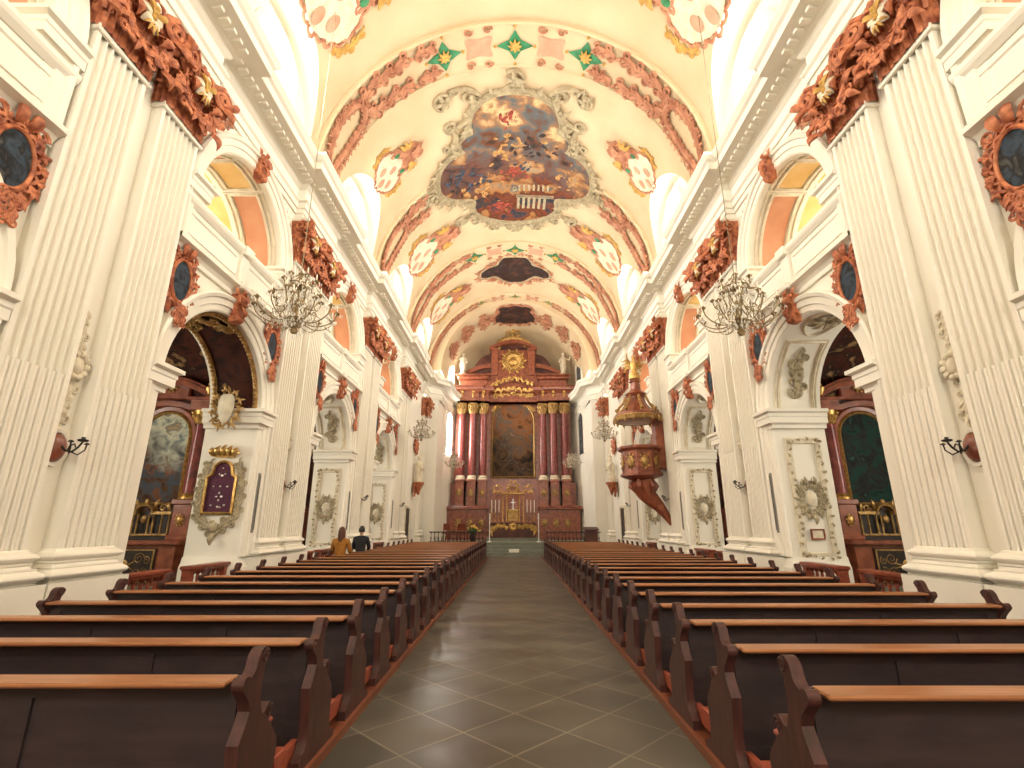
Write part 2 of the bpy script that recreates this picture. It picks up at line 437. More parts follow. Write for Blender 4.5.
# chapel and gallery ceilings
m = MB(); g = MB(); fl = MB()
for s in (-1, 1):
    for k in range(4):
        yc = (PC[k]+PC[k+1])/2
        for i in range(16):
            a0, a1 = pi*i/16, pi*(i+1)/16
            P = lambda a, x, R, zz: (s*x, yc-2.62*cos(a), zz+R*sin(a))
            m.add([P(a0,6.5,1.9,3.9), P(a1,6.5,1.9,3.9), P(a1,OUT,1.9,3.9), P(a0,OUT,1.9,3.9)], [(0,1,2,3)])
            g.add([P(a0,6.5,1.5,7.4), P(a1,6.5,1.5,7.4), P(a1,OUT,1.5,7.4), P(a0,OUT,1.5,7.4)], [(0,1,2,3)])
        fl.box(*sorted((s*6.5, s*OUT)), PC[k]+.3, PC[k+1]-.3, 5.83, 5.9)
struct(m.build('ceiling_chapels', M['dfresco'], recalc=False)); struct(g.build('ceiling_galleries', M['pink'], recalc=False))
struct(fl.build('floor_galleries', M['white'], smooth=False))
# vault panels in the galleries (yellow fields and white ribs)
for s in (-1, 1):
    m = MB(); w = MB()
    for k in range(4):
        yc = (PC[k]+PC[k+1])/2
        T = lambda u, v, h: (s*(6.5+v), yc-(2.62-h)*cos(u), 7.4+(1.5-h)*sin(u))
        for (a0, a1) in ((.5, 1.2), (pi-1.2, pi-.5), (1.32, pi-1.32)):
            for (b0, b1) in ((.15, .8), (1.15, 2.3)):
                m.grid(lambda u, v: T(a0+(a1-a0)*u, b0+(b1-b0)*v, .03), 6, 1)
                P = [(a0+(a1-a0)*t, b0) for t in [i/6 for i in range(7)]]
                for bb in (b0, b1): w.tube([T(a0+(a1-a0)*i/6, bb, .03) for i in range(7)], .035, 5)
                for aa in (a0, a1): w.tube([T(aa, b0+(b1-b0)*i/2, .03) for i in range(3)], .035, 5)
    struct(m.build('trim_%d' % (3 if s < 0 else 4), M['yellow'])); struct(w.build('trim_%d' % (5 if s < 0 else 6), M['white']))

# entablature, broken forward over every pier
ENT = [(0,8.9),(.05,8.9),(.05,9.02),(.09,9.02),(.09,9.16),(.14,9.2),(.14,9.24),(.04,9.26),(.04,9.56),(.10,9.60),(.14,9.66),(.22,9.70),(.60,9.74),(.60,9.92),(.66,9.96),(.72,10.06),(.72,10.12),(.0,10.16)]
def ent_path(s):
    P = [(s*WX, -8.4)]
    for c in PC:
        if c > 29: break
        for (a, b) in ((c-1.06, c+1.06),):
            P += [(s*WX, a), (s*(PX-.02), a), (s*(PX-.02), b), (s*WX, b)]
    P += [(s*WX, 28.0), (s*(PX-.02), 28.0), (s*(PX-.02), 28.8), (s*4.85, 29.2), (s*4.6, 29.5), (s*4.6, 31.6), (s*4.3, 33.4), (s*3.75, 34.9), (s*3.0, 35.0)]
    return P
for i, s in enumerate((-1, 1)):
    m = MB(); m.sweep(ent_path(s), ENT, sign=(-1 if s < 0 else 1))
    for c in PC:
        if c > 29: break
        for (a, b) in ((c-1.06, c+1.06),): m.box(*sorted((s*(PX-.02), s*(WX+.02))), a, b, 8.72, 8.905)
    # little dentils under the corona
    y = 1.5
    while y < 28:
        x = s*(WX-.28)
        for c in PC:
            if abs(y-c) < 1.06: x = s*(WX-.28-.19)
        m.box(*sorted((x, x-s*.16)), y, y+.09, 9.66, 9.735); y += .19
    struct(m.build('trim_%d' % (7+i), M['white'], smooth=False, recalc=False))

# vault with lunettes
LR, LZ = 1.9, 10.85
def zl(ax, dy): return LZ+sqrt(max(0, LR*LR-dy*dy))+.06*(WX-ax)
def zb(ax): return SPR+sqrt(max(0, RV*RV-ax*ax))
def xg(dy):
    lo, hi = 1.5, RV
    for _ in range(40):
        mid = (lo+hi)/2
        if zb(mid) > zl(mid, dy): lo = mid
        else: hi = mid
    return hi
ys = []
y = -8.5
marks = [(PC[k]+PC[k+1])/2 for k in range(5)]+[PC[0]-BAY/2]
def ygrid():
    out = []; e = 1e-4
    for c in sorted(marks):
        out.append(c-BAY/2+.01); out += [c-LR-e]
        out += [c-LR*cos(pi*i/30) for i in range(31)]
        out += [c+LR+e]
    return [-8.5]+out+[29.1]
YG = ygrid()
def near(y):
    c = min(marks, key=lambda q: abs(q-y)); return y-c
bar = MB(); lun = MB()
cols = []
for y in YG:
    dy = near(y); inside = abs(dy) <= LR and y > -5.2
    g = xg(dy) if inside else RV
    cols.append((y, g, inside, dy))
NA = 44
vs = []; 
for (y, g, ins, dy) in cols:
    a = math.asin(min(1, g/RV))
    for i in range(NA+1):
        t = -a+2*a*i/NA; vs.append((RV*sin(t), y, SPR+RV*cos(t)))
fs = [(i*(NA+1)+j, (i+1)*(NA+1)+j, (i+1)*(NA+1)+j+1, i*(NA+1)+j+1) for i in range(len(cols)-1) for j in range(NA)]
bar.add(vs, fs); struct(bar.build('ceiling', M['vault'], ang=60, recalc=False))
for s in (-1, 1):
    NL = 8; vs = []
    for (y, g, ins, dy) in cols:
        vs.append((s*WX, y, 9.9))
        for i in range(NL+1):
            ax = WX+(g-WX)*i/NL
            vs.append((s*ax, y, zl(ax, dy) if ins else SPR+.02*i/NL))
    k = NL+2
    fs = [(i*k+j, (i+1)*k+j, (i+1)*k+j+1, i*k+j+1) for i in range(len(cols)-1) for j in range(k-1)]
    lun.add(vs, fs)
struct(lun.build('wall_clerestory', M['white'], ang=40, recalc=False))

# transverse ribs
def vaultmap(a, b, h):
    t = a/RV; return ((RV-h)*sin(t), b, SPR+(RV-h)*cos(t))
for k in range(1, 6):
    m = MB(); yc = PC[k] if k < 5 else 28.85
    hw = .74 if k < 5 else .5
    L = RV*pi/2-.02
    spans = [(-L, L)] if k != 3 else [(-L, -3.9), (3.9, L)]
    for (a, b) in spans:
        n = 40
        for i in range(n):
            q0, q1 = a+(b-a)*i/n, a+(b-a)*(i+1)/n
            pr = [(-hw,0),(-hw,.10),(-hw+.06,.13),(-hw+.1,.08),(hw-.1,.08),(hw-.06,.13),(hw,.10),(hw,0)]
            for j in range(len(pr)-1):
                m.add([vaultmap(q0,yc+pr[j][0],pr[j][1]), vaultmap(q1,yc+pr[j][0],pr[j][1]), vaultmap(q1,yc+pr[j+1][0],pr[j+1][1]), vaultmap(q0,yc+pr[j+1][0],pr[j+1][1])], [(0,1,2,3)])
    struct(m.build('trim_%d' % (8+k), M['vault'], ang=30))

# chancel: walls, arch, apse, vault
CR = 4.6; CS = 10.75
m = MB()
cp = [(WX, 29.1), (WX, 29.3), (4.7, 29.45), (4.6, 31.6), (4.3, 33.4), (3.75, 35.0), (0, 35.2)]
for s in (-1, 1):
    for i in range(len(cp)-1):
        (xa, ya), (xb, yb) = cp[i], cp[i+1]
        m.add([(s*xa,ya,0), (s*xb,yb,0), (s*xb,yb,CS+.05), (s*xa,ya,CS+.05)], [(0,1,2,3)])
struct(m.build('wall_chancel', M['white'], smooth=False, recalc=False))
m = MB()
n = 40
for i in range(n):       # spandrel between nave vault and chancel vault
    a0, a1 = -pi/2+pi*i/n, -pi/2+pi*(i+1)/n
    f = lambda R, a, z: (R*sin(a), 29.1, z+R*cos(a))
    m.add([f(RV+.1,a0,SPR), f(RV+.1,a1,SPR), f(CR,a1,CS), f(CR,a0,CS)], [(0,1,2,3)])
    g = lambda R, a, y: (R*sin(a), y, CS+R*cos(a))
    m.add([g(CR,a0,29.1), g(CR,a1,29.1), g(CR,a1,32.6), g(CR,a0,32.6)], [(0,1,2,3)])
    # apse: the barrel narrows into a shell above the altar
    for j in range(10):
        def sh(a, t):
            R = CR*cos(t*pi/2*.62); y = 32.6+2.8*sin(t*pi/2); return (R*sin(a), y, CS+R*cos(a)*(1-.08*t))
        t0, t1 = j/10, (j+1)/10
        m.add([sh(a0,t0), sh(a1,t0), sh(a1,t1), sh(a0,t1)], [(0,1,2,3)])
m.add([(-4.8,35.4,9), (4.8,35.4,9), (4.8,35.4,15), (-4.8,35.4,15)], [(0,1,2,3)])
struct(m.build('ceiling_chancel', M['vault'], ang=50))
m = MB(); m.box(-4.9, 4.9, 27.6, 35.2, 0, .6); struct(m.build('floor_chancel', M['stone'], smooth=False))
m = MB()
for i in range(4): m.box(-1.45, 1.45, 26.2+i*.35, 27.65, .0 if i == 0 else i*.15+.001, (i+1)*.15)
tag(m.build('altar_steps', M['stone'], smooth=False), 'four grey stone steps at the end of the aisle leading up to the high altar', 'steps')
m = MB(); m.box(-.26, .26, -.01, .01, 0, .17)
o = m.build('notice_card', M['paper']); tag(o, 'small white sign standing on the altar steps', 'sign'); o.location = (-.05, 26.53, .152)

# ------------------------------------------------------------------ windows
wn = [0]
def clerestory(s, yc, mat, W=.8, z0=10.05, zs=11.55, parentless=True):
    wn[0] += 1
    root = bpy.data.objects.new('window_%d' % wn[0], None); C.objects.link(root); root.location = (s*WX, yc, 0); root.rotation_euler = (0,0,0 if s < 0 else pi); root['kind'] = 'structure'
    P = archpath(W, z0, zs, 16)
    m = MB(ortho); m.sweep(P, [(0,.0),(0,.10),(.06,.14),(.14,.12),(.2,.05),(.2,0)]); m.build('window_frame', M['white'], root)
    m = MB(ortho); disc(m, P, .02); m.build('pane', mat, root)
    m = MB(ortho)
    for i in range(1, 5):
        y = -W+2*W*i/5; zt = zs+sqrt(max(0, W*W-y*y)); m.tube([(y,z0,.05),(y,zt,.05)], .012, 4)
    z = z0+.3
    while z < zs+W-.1:
        w = W if z < zs else sqrt(max(0, W*W-(z-zs)**2)); m.tube([(-w,z,.05),(w,z,.05)], .012, 4); z += .32
    m.build('glazing_bars', M['lead'], root)
    return root
for k in range(5):
    for s in (-1, 1): clerestory(s, (PC[k]+PC[k+1])/2, M['sky'])
for k in range(4):      # glowing windows added in the outer wall to light chapels and galleries
    for s in (-1, 1):
        for (mat, W, z0, zs) in ((M['fillc'], .7, 2.2, 3.9), (M['fillg'], .9, 6.7, 7.6)):
            wn[0] += 1
            P = archpath(W, z0, zs, 12)
            root = bpy.data.objects.new('window_%d' % wn[0], None); C.objects.link(root); root['kind'] = 'structure'
            root.location = (s*(OUT-.01), (PC[k]+PC[k+1])/2-(.5 if z0 < 5 else 0), 0); root.rotation_euler = (0,0,0 if s < 0 else pi)
            m = MB(ortho); disc(m, P, .02); m.build('pane', mat, root)
            m = MB(ortho); m.sweep(P, [(0,.0),(0,.08),(.12,.08),(.12,0)]); m.build('window_frame', M['white'], root)
# unseen big west window, added as fill light behind the camera
wn[0] += 1
P = archpath(1.9, 6.5, 10.5, 16); root = bpy.data.objects.new('window_%d' % wn[0], None); C.objects.link(root); root['kind'] = 'structure'; root.location = (0,-8.45,0)
m = MB(lambda a, b, h: (a, h, b)); disc(m, P, .02); m.build('pane', M['fillw'], root)
m = MB(lambda a, b, h: (a, h, b)); m.sweep(P, [(0,.0),(0,.1),(.15,.1),(.15,0)]); m.build('window_frame', M['white'], root)
# chancel windows on the slanting apse walls: left ones blaze, right ones are dark
def apse_window(s, z0, zs, W, mat):
    wn[0] += 1
    root = bpy.data.objects.new('window_%d' % wn[0], None); C.objects.link(root); root['kind'] = 'structure'
    xa, ya, xb, yb = 4.6, 31.6, 4.3, 33.4
    ang = atan2(yb-ya, s*(xb-xa))
    root.location = (s*(xa+xb)/2, (ya+yb)/2, 0); root.rotation_euler = (0,0,ang if s < 0 else ang)
    tf = (lambda a, b, h: (a, (-h if s < 0 else h), b))
    P = archpath(W, z0, zs, 12)
    m = MB(tf); disc(m, P, .03); m.build('pane', mat, root)
    m = MB(tf); m.sweep(P, [(0,.0),(0,.08),(.1,.1),(.16,0)]); m.build('window_frame', M['white'], root)
for s in (-1, 1):
    apse_window(s, 10.6, 12.1, .55, M['sky'] if s < 0 else M['glass']); apse_window(s, 6.0, 8.2, .55, M['sky'] if s < 0 else M['glass'])

# ------------------------------------------------------------------ arch mouldings (archivolts)
an = [20]
ARCHV = [(0,0),(0,.05),(.03,.07),(.13,.07),(.14,.10),(.25,.10),(.27,.14),(.33,.16),(.36,.12),(.36,0)]
for s in (-1, 1):
    for k in range(4):
        yc = (PC[k]+PC[k+1])/2
        for (z0, zs) in ((0.9, 3.8), (6.0, 7.1)):
            m = MB(wallmap(s)); m.sweep([(yc-1.5*cos(pi*i/28), zs+1.5*sin(pi*i/28)) for i in range(29)], ARCHV)
            for e in (-1, 1):   # strip below the arch and impost cap running round into the reveal
                m.sweep([(yc+e*1.5, z0), (yc+e*1.5, zs)], [(d*e, h) for d, h in ARCHV], sign=-1)
                prof = [(0,-.36),(.09,-.36),(.09,-.30),(.12,-.26),(.165,-.26),(.165,-.14),(.18,-.12),(.18,-.06),(.24,-.03),(.24,.03),(0,.03)]
                if 1:
                    # path runs from nave wall face into the chapel
                    mm = MB()
                    path = [(s*WX, yc+e*1.885), (s*WX, yc+e*1.5), (s*6.5, yc+e*1.5)]
                    m.map = None
                    m.sweep(path, [(d, zs+q) for d, q in prof], sign=(-1 if s*e > 0 else 1))
                    m.add([(s*(WX-d), yc+e*1.885, zs+q) for d, q in prof], [tuple(range(len(prof)))])
                    if zs < 5: m.sweep(path, [(0,.0),(.10,.0),(.10,.7),(.06,.78),(.03,.9),(0,.9)], sign=(-1 if s*e > 0 else 1))
                    m.map = wallmap(s)
            an[0] += 1; struct(m.build('trim_%d' % an[0], M['white'], ang=25))
# ------------------------------------------------------------------ fluted pilasters
PW = .84; HWP = PW/2; DEP = WX-PX
def shaft_profile(cabled):
    n = 7; mar = .05; w = (PW-2*mar)/n; P = [(-HWP, 0), (-HWP, DEP), ]
    for i in range(n):
        c = -HWP+mar+w*(i+.5); r = w*.41
        for j in range(9):
            a = pi*j/8
            if cabled:
                h = DEP-.04+.034*sin(a) if 0 < j < 8 else DEP
                y = c-r*cos(a)*(.96 if 0 < j < 8 else 1)
                if j == 0 or j == 8: P.append((c-r*cos(a), DEP)); 
                if j == 0: P.append((c-r, DEP-.04))
                elif j == 8: P.insert(len(P)-1, (c+r, DEP-.04))
                else: P.append((y, h))
            else: P.append((c-r*cos(a), DEP-.065*sin(a)))
    P += [(HWP, DEP), (HWP, 0)]
    return P
def make_pilaster():
    t = thing('fluted_pilaster', 'x', 'pilaster')
    m = MB(ortho)
    for (pr, z0, z1) in ((shaft_profile(True), 1.2, 3.2), (shaft_profile(False), 3.2, 7.6)):
        vs = [(y, z, h) for z in (z0, z1) for (y, h) in pr]; n = len(pr)
        m.add(vs, [(i, i+1, n+i+1, n+i) for i in range(n-1)])
    pa, pb = shaft_profile(True), shaft_profile(False)
    m.add([(-HWP,3.2,DEP-.05),(HWP,3.2,DEP-.05),(HWP,3.2,DEP-.03),(-HWP,3.2,DEP-.03)], [(0,1,2,3)])
    m.build('shaft', M['white'], t, ang=30, recalc=False)
    m = MB(); path = [(0,-HWP),(DEP,-HWP),(DEP,HWP),(0,HWP)]
    pr = [(.0,1.24),(.02,1.23),(.03,1.21)]
    pr += [(.045+.045*sin(pi*i/6), 1.205-.10*i/6) for i in range(7)]
    pr += [(.055,1.10),(.055,1.085),(.04,1.07),(.06,1.045),(.09,1.04),(.09,1.025)]
    pr += [(.085+.065*sin(pi*i/8), 1.02-.13*i/8) for i in range(9)]
    pr += [(.12,.88),(.165,.88),(.165,.70),(.165,.40),(.175,.36),(.175,0)]
    m.sweep(path, [(d, z) for d, z in pr], sign=-1)
    m.add([(0,-HWP-.165,.88),(DEP+.165,-HWP-.165,.88),(DEP+.165,HWP+.165,.88),(0,HWP+.165,.88)], [(0,1,2,3)])
    m.build('base', M['white'], t, ang=30)
    # capital: astragal, bell, acanthus leaves, volutes, abacus, gilded crest
    m = MB(); m.sweep(path, [(0,7.52),(.035,7.53),(.05,7.56),(.035,7.59),(.02,7.60),(.02,7.64),(0,7.64)], sign=-1); m.build('astragal', M['white'], t)
    m = MB()
    def bell(z): k = (z-7.6)/1.05; return .01+.12*k*k
    for i in range(5):
        za, zb_ = 7.6+1.05*i/5, 7.6+1.05*(i+1)/5
        m.sweep(path, [(bell(za), za), (bell(zb_), zb_)], sign=-1)
    def acan(y, z, W, H, O, x0=None, side=0):
        x0 = DEP if x0 is None else x0
        def fn(u, v):
            a = (u-.5)*2; wid = W*(1-.75*max(0, v-.55)/.45)*(.85+.15*abs(sin(v*11)))*.5
            up = z+H*sin(min(1, v*1.12)*pi/2) - H*.25*max(0, v-.75)/.25
            out = .02+bell(z+H*v)*.6+O*v**3 - .05*a*a*(1-v)*0
            bulge = .035*cos(a*pi/2)+.018*cos(a*9)
            if side == 0: return (x0+out+bulge, y+a*wid, up)
            return (y+a*wid, side*(HWP+out+bulge), up)
        m.grid(fn, 8, 9)
    for y in (-.31, -.1, .11, .32): acan(y-.005, 7.6, .25, .40, .16)
    for y in (-.38, -.2, 0, .2, .38): acan(y, 7.85, .24, .42, .20)
    for sd in (-1, 1): acan(.08, 7.6, .2, .4, .07, side=sd); acan(.08, 7.88, .22, .42, .08, side=sd)
    for sd in (-1, 1):
        mm = MB(lambda a, b, h: (DEP+.06+h+ .10*abs(a)/.5, a, b))
        curl(mm, sd*.40, 8.50, .19, .048, pi/2, 2.0, -sd, .08, 30, 6)
        mm.tube([(sd*.12,8.2,.04),(sd*.16,8.45,.08),(sd*.25,8.62,.12),(sd*.38,8.69,.14)], [.04,.05,.05,.05], 6)
        leaf(mm, sd*.42, 8.36, -pi/2+sd*.5, .30, .16, sd*.9, .08, .7); leaf(mm, sd*.50, 8.45, pi/2-sd*1.2, .30, .15, sd*.9, .06, .7)
        leaf(mm, sd*.30, 8.25, -pi/2, .22, .14, -sd*.6, .08, .7)
        m.v_off = len(m.v); n0 = len(m.v); m.v += mm.v; m.f += [tuple(i+n0 for i in q) for q in mm.f]
        mm = MB(lambda a, b, h: (DEP+.05-a, sd*(HWP+.08+h), b))
        curl(mm, -.02, 8.50, .15, .04, pi/2, 1.6, 1, .02, 22, 6)
        n0 = len(m.v); m.v += mm.v; m.f += [tuple(i+n0 for i in q) for q in mm.f]
    mm = MB(lambda a, b, h: (DEP+.10+h, a, b)); rq = random.Random(17)
    rocaille(mm, ellipse(0, 8.2, .27, .26, 24), .26, .032, 9, out=-1, rng=rq, h=.05)
    for e in (-1, 1):
        garland(mm, [(e*.1,7.72),(e*.3,7.85),(e*.42,8.1)], .22, .028, 4, .07, rng=rq)
        for q in range(4): leaf(mm, e*.40, 7.8+q*.2, (0 if e > 0 else pi)+rq.uniform(-.6,.6), .26, .13, rq.uniform(-.8,.8), .05, .7)
    n0 = len(m.v); m.v += mm.v; m.f += [tuple(i+n0 for i in q) for q in mm.f]
    m.build('capital', M['red'], t, ang=60)
    m = MB(); ab = [(0,-HWP-.12),(DEP+.05,-HWP-.12),(DEP+.19,-HWP-.14),(DEP+.20,-HWP-.02),(DEP+.12,-.22),(DEP+.10,0),(DEP+.12,.22),(DEP+.20,HWP+.02),(DEP+.19,HWP+.14),(DEP+.05,HWP+.12),(0,HWP+.12)]
    m.prism(ab, 8.64, 8.69); m.prism([(x*1.04, y*1.03) for x, y in ab], 8.69, 8.74); m.build('abacus', M['white'], t, ang=30)
    m = MB(lambda a, b, h: (DEP+.16+h, a, b))
    m.ball((0,8.3,.08), (.05,.06,.05)); m.ball((0,8.45,.1), (.05,.05,.05))
    for k in range(5): leaf(m, 0, 8.34, pi*.5+(k-2)*.62, .13, .05, .3, .07, .7)
    for k in range(4): leaf(m, 0, 8.25, -pi*.5+(k-1.5)*.5, .2, .05, .2, .06, .7)
    for e in (-1, 1): leaf(m, e*.03, 8.36, pi/2-e*1.4, .20, .10, e*.8, .06, .7)
    m.build('crest', M['ochre'], t, ang=60)
    m = MB(lambda a, b, h: (DEP+.15+h, a, b))
    for k in range(10): leaf(m, 0, 8.3, k*pi/5, .22, .11, .5*(-1)**k, .02, .6)
    m.build('rosette', M['stucco'], t, ang=60)
    return t
proto = make_pilaster(); first = True
pn = {0: 'beside the camera', 1: 'on the first pier', 2: 'on the second pier', 3: 'on the third pier', 4: 'on the fourth pier'}
for s in (-1, 1):
    for k in range(1, 5):
        for e in (-1, 1):
            lab = 'cream fluted pilaster with red capital, %s wall, %s one %s' % (SN[s], 'near' if e < 0 else 'far', pn[k])
            if k == 3 and s > 0 : lab += (' behind the pulpit' if 0 else '')
            loc = (s*WX, PC[k]+e*.6, 0)
            if first: o = proto; first = False; o.location = loc; o.rotation_euler = (0,0,0 if s < 0 else pi); o['label'] = lab
            else: o = dup(proto, lab, loc, 0 if s < 0 else pi)
            o['group'] = 'fluted pilasters along the nave'
    o = dup(proto, 'single cream fluted pilaster with red capital, %s wall, next to the chancel arch' % SN[s], (s*WX, 28.4, 0), 0 if s < 0 else pi)
    o['group'] = 'fluted pilasters along the nave'

# ------------------------------------------------------------------ gallery parapets
def make_parapet():
    t = thing('gallery_parapet', 'x', 'parapet')
    h = BAY/2-1.03; a, b = -h, h
    m = MB()
    m.sweep([(0,a),(0,b)], [(.0,5.72),(.05,5.72),(.05,5.80),(.10,5.86),(.20,5.90),(.20,5.97),(.06,6.0),(.06,6.04),(0,6.04)], sign=-1); m.build('lower_cornice', M['white'], t, smooth=False)
    m = MB(); m.box(0, .06, a, b, 5.98, 6.62); m.box(.0, .055, a, b, 5.98, 6.62)
    for (y0, y1) in ((a+.2, -.18), (.18, b-.2)): m.sweep([(y0,6.12),(y1,6.12),(y1,6.52),(y0,6.52)], [(0,.06),(0,.085),(.03,.085),(.05,.06)], tf=lambda u, v, q: (q, u, v), closed=True)
    m.build('panel', M['white'], t, smooth=False)
    m = MB(); m.sweep([(0,a),(0,b)], [(.0,6.60),(.08,6.60),(.14,6.66),(.16,6.70),(.16,6.76),(-.25,6.78),(-.25,6.6)], sign=-1); m.build('top_rail', M['white'], t, smooth=False)
    m = MB(); m.box(.05, .13, -.13, .13, 6.0, 6.6, .01); m.box(.05, .21, -.15, .15, 6.59, 6.79, .02); m.box(.05,.25,-.15,.15,5.86,6.0,.02); m.build('post', M['white'], t, smooth=False)
    return t
pp = make_parapet(); bn = ['bay cut by picture edge', 'first full bay', 'second full bay', 'third full bay']
def put(proto, used, lab, loc, rz, group=None):
    if not used: o = proto; o.location = loc; o.rotation_euler = (0,0,rz); o['label'] = lab; used.append(1)
    else: o = dup(proto, lab, loc, rz)
    if group: o['group'] = group
    return o
u = []
for s in (-1, 1):
    for k in range(4):
        put(pp, u, 'white gallery parapet, %s wall, %s' % (SN[s], bn[k]), (s*WX, (PC[k]+PC[k+1])/2, 0), 0 if s < 0 else pi, 'gallery parapets')

# ------------------------------------------------------------------ red keystone scrolls
def make_key():
    m = MB()
    m.map = lambda a, b, h: (h, a, b)
    P = [(0.0,.33),(.18,.33),(.24,.26),(.22,.18),(.15,.12),(.13,.02),(.17,-.05),(.20,-.13),(.16,-.20),(.08,-.22),(0,-.22)]
    m.map = None; m.prism(P, -.11, .11, tf=lambda a, b, h: (a, h*(1+.25*b/.3), b))
    m.map = lambda a, b, h: (h, a, b)
    for e in (-1, 1):
        curl(m, e*.10, .22, .10, .03, 0, 1.4, e, .17, 14); curl(m, e*.07, -.12, .07, .025, 0, 1.2, -e, .13, 12)
        leaf(m, e*.12, .3, pi/2-e*.9, .18, .1, e*.8, .08); leaf(m, e*.10, 0, -pi/2+e*.8, .16, .08, -e*.5, .05)
    leaf(m, 0, .1, -pi/2, .26, .12, 0, .14, .7); leaf(m, 0, .33, pi/2, .14, .12, 0, .12)
    return m.build('keystone_scroll', M['red'], ang=60)
ks = make_key(); tag(ks, 'x', 'keystone', 'red keystone scrolls'); u = []
for s in (-1, 1):
    for k in range(4):
        for (z, w) in ((5.42, 'lower chapel arch'), (8.62, 'upper gallery arch')):
            o = put(ks, u, 'red keystone scroll on the %s, %s wall, %s' % (w, SN[s], bn[k]), (s*(WX-.03), (PC[k]+PC[k+1])/2, z), 0 if s < 0 else pi)

# ------------------------------------------------------------------ oval pictures in red cartouches
def make_cart():
    t = thing('oval_cartouche', 'x', 'cartouche')
    E = ellipse(0, 0, .20, .33, 36)
    m = MB(ortho); disc(m, E, .07, .02); m.build('picture', M['blueoval'], t)
    m = MB(ortho); ring(m, list(reversed(E)), [(0,0),(0,.09),(.02,.11),(.05,.08),(.05,0)]); m.build('rim', M['red'], t)
    m = MB(ortho); r2 = random.Random(5)
    disc(m, smoothpath([(0,.52),(.25,.45),(.34,.2),(.34,-.2),(.28,-.45),(.08,-.66),(0,-.7),(-.08,-.66),(-.28,-.45),(-.34,-.2),(-.34,.2),(-.25,.45)]), .045)
    rocaille(m, ellipse(0, 0, .23, .37, 36), .17, .024, 14, out=-1, rng=r2, h=.04)
    for e in (-1, 1):
        garland(m, [(0,-.42),(e*.1,-.58),(e*.05,-.75)], .14, .02, 4, rng=r2, h=.14); leaf(m, e*.05, .42, pi/2-e*.5, .28, .14, e*.7, .05); curl(m, e*.22, .46, .1, .025, 0, 1.3, e, .04)
    m.build('scrollwork', M['red'], t, ang=60)
    return t
ct = make_cart(); u = []
for s in (-1, 1):
    for k in range(4):
        for e in (-1, 1):
            put(ct, u, 'oval picture in red frame, %s side of arch, %s wall, %s' % ('near' if e < 0 else 'far', SN[s], bn[k]), (s*WX, (PC[k]+PC[k+1])/2+e*1.53, 5.28), 0 if s < 0 else pi, 'red cartouches over the arches')
# small red plaster sprays beside the upper arches
m = MB(ortho); r2 = random.Random(8); garland(m, [(-.35,-.22),(-.12,.04),(.33,.34)], .17, .014, 6, rng=r2)
sp = m.build('stucco_spray', M['redsoft'], ang=60); tag(sp, 'x', 'wall ornament', 'stucco sprays over the gallery arches'); u = []
for s in (-1, 1):
    for k in range(4):
        for e in (-1, 1):
            o = put(sp, u, 'pale red stucco spray, %s side of gallery arch, %s wall, %s' % ('near' if e < 0 else 'far', SN[s], bn[k]), (s*WX, (PC[k]+PC[k+1])/2+e*1.27, 8.57), 0 if s < 0 else pi)
            o.scale = (1, (1 if e < 0 else -1)*(1 if s < 0 else -1), 1)

# ------------------------------------------------------------------ stucco pendants and wall candle holders in the recess of each pier
def make_pendant():
    m = MB(ortho); r2 = random.Random(3)
    garland(m, [(.0,4.12),(-.05,3.9),(.04,3.7),(0,3.5)], .16, .02, 6, rng=r2)
    for i in range(10):
        a = 2*pi*i/10; leaf(m, .07*cos(a), 3.38+.09*sin(a), a, .12, .075, .5, .03, .7)
    m.ball((0,3.38,.06), (.09,.12,.06))
    garland(m, [(0,3.25),(.05,3.05),(-.04,2.85),(.02,2.66)], .18, .02, 6, rng=r2)
    return m.build('stucco_pendant', M['stucco'], ang=60)
pd = make_pendant(); tag(pd, 'x', 'wall ornament', 'hanging stucco ornaments'); u = []
for s in (-1, 1):
    for k in range(1, 5): put(pd, u, 'cream stucco leaf drop between the pilasters, %s wall, %s' % (SN[s], pn[k]), (s*WX, PC[k]-.03, 0), 0 if s < 0 else pi)
def make_sconce():
    t = thing('wall_sconce', 'x', 'wall candle holder')
    m = MB(ortho); m.ball((0,2.38,.03), (.13,.17,.08), 16, 10); m.build('boss', M['marble'], t)
    m = MB(ortho); ring(m, ellipse(0, 2.38, .13, .18, 24), [(0,0),(0,.04),(-.04,.05),(-.05,0)]); m.build('rim', M['white'], t)
    m = MB(); m.tube([(.10,0,2.40),(.16,0,2.34),(.24,0,2.33),(.30,0,2.38),(.34,0,2.44)], .012, 6); m.tube([(.18,0,2.34),(.2,0,2.40),(.25,0,2.42),(.27,0,2.38)], .009, 5)
    m.lathe([(.005,2.44),(.05,2.45),(.055,2.47),(.02,2.48),(.02,2.5)], (.34,0,0), 10)
    for e in (-1, 1): m.tube([(.22,0,2.33),(.26,e*.06,2.30),(.30,e*.1,2.36),(.30,e*.11,2.42)], .009, 5); m.lathe([(.005,2.42),(.035,2.43),(.01,2.45)], (.30,e*.11,0), 8)
    m.build('arm', M['iron'], t)
    m = MB(); m.lathe([(.014,2.48),(.014,2.62),(.004,2.63)], (.34,0,0), 8); m.build('candle', M['candle'], t)
    return t
sc = make_sconce(); u = []
for s in (-1, 1):
    for k in range(1, 5): put(sc, u, 'iron candle holder on round red boss, %s wall, %s' % (SN[s], pn[k]), (s*WX, PC[k], 0), 0 if s < 0 else pi, 'wall candle holders')
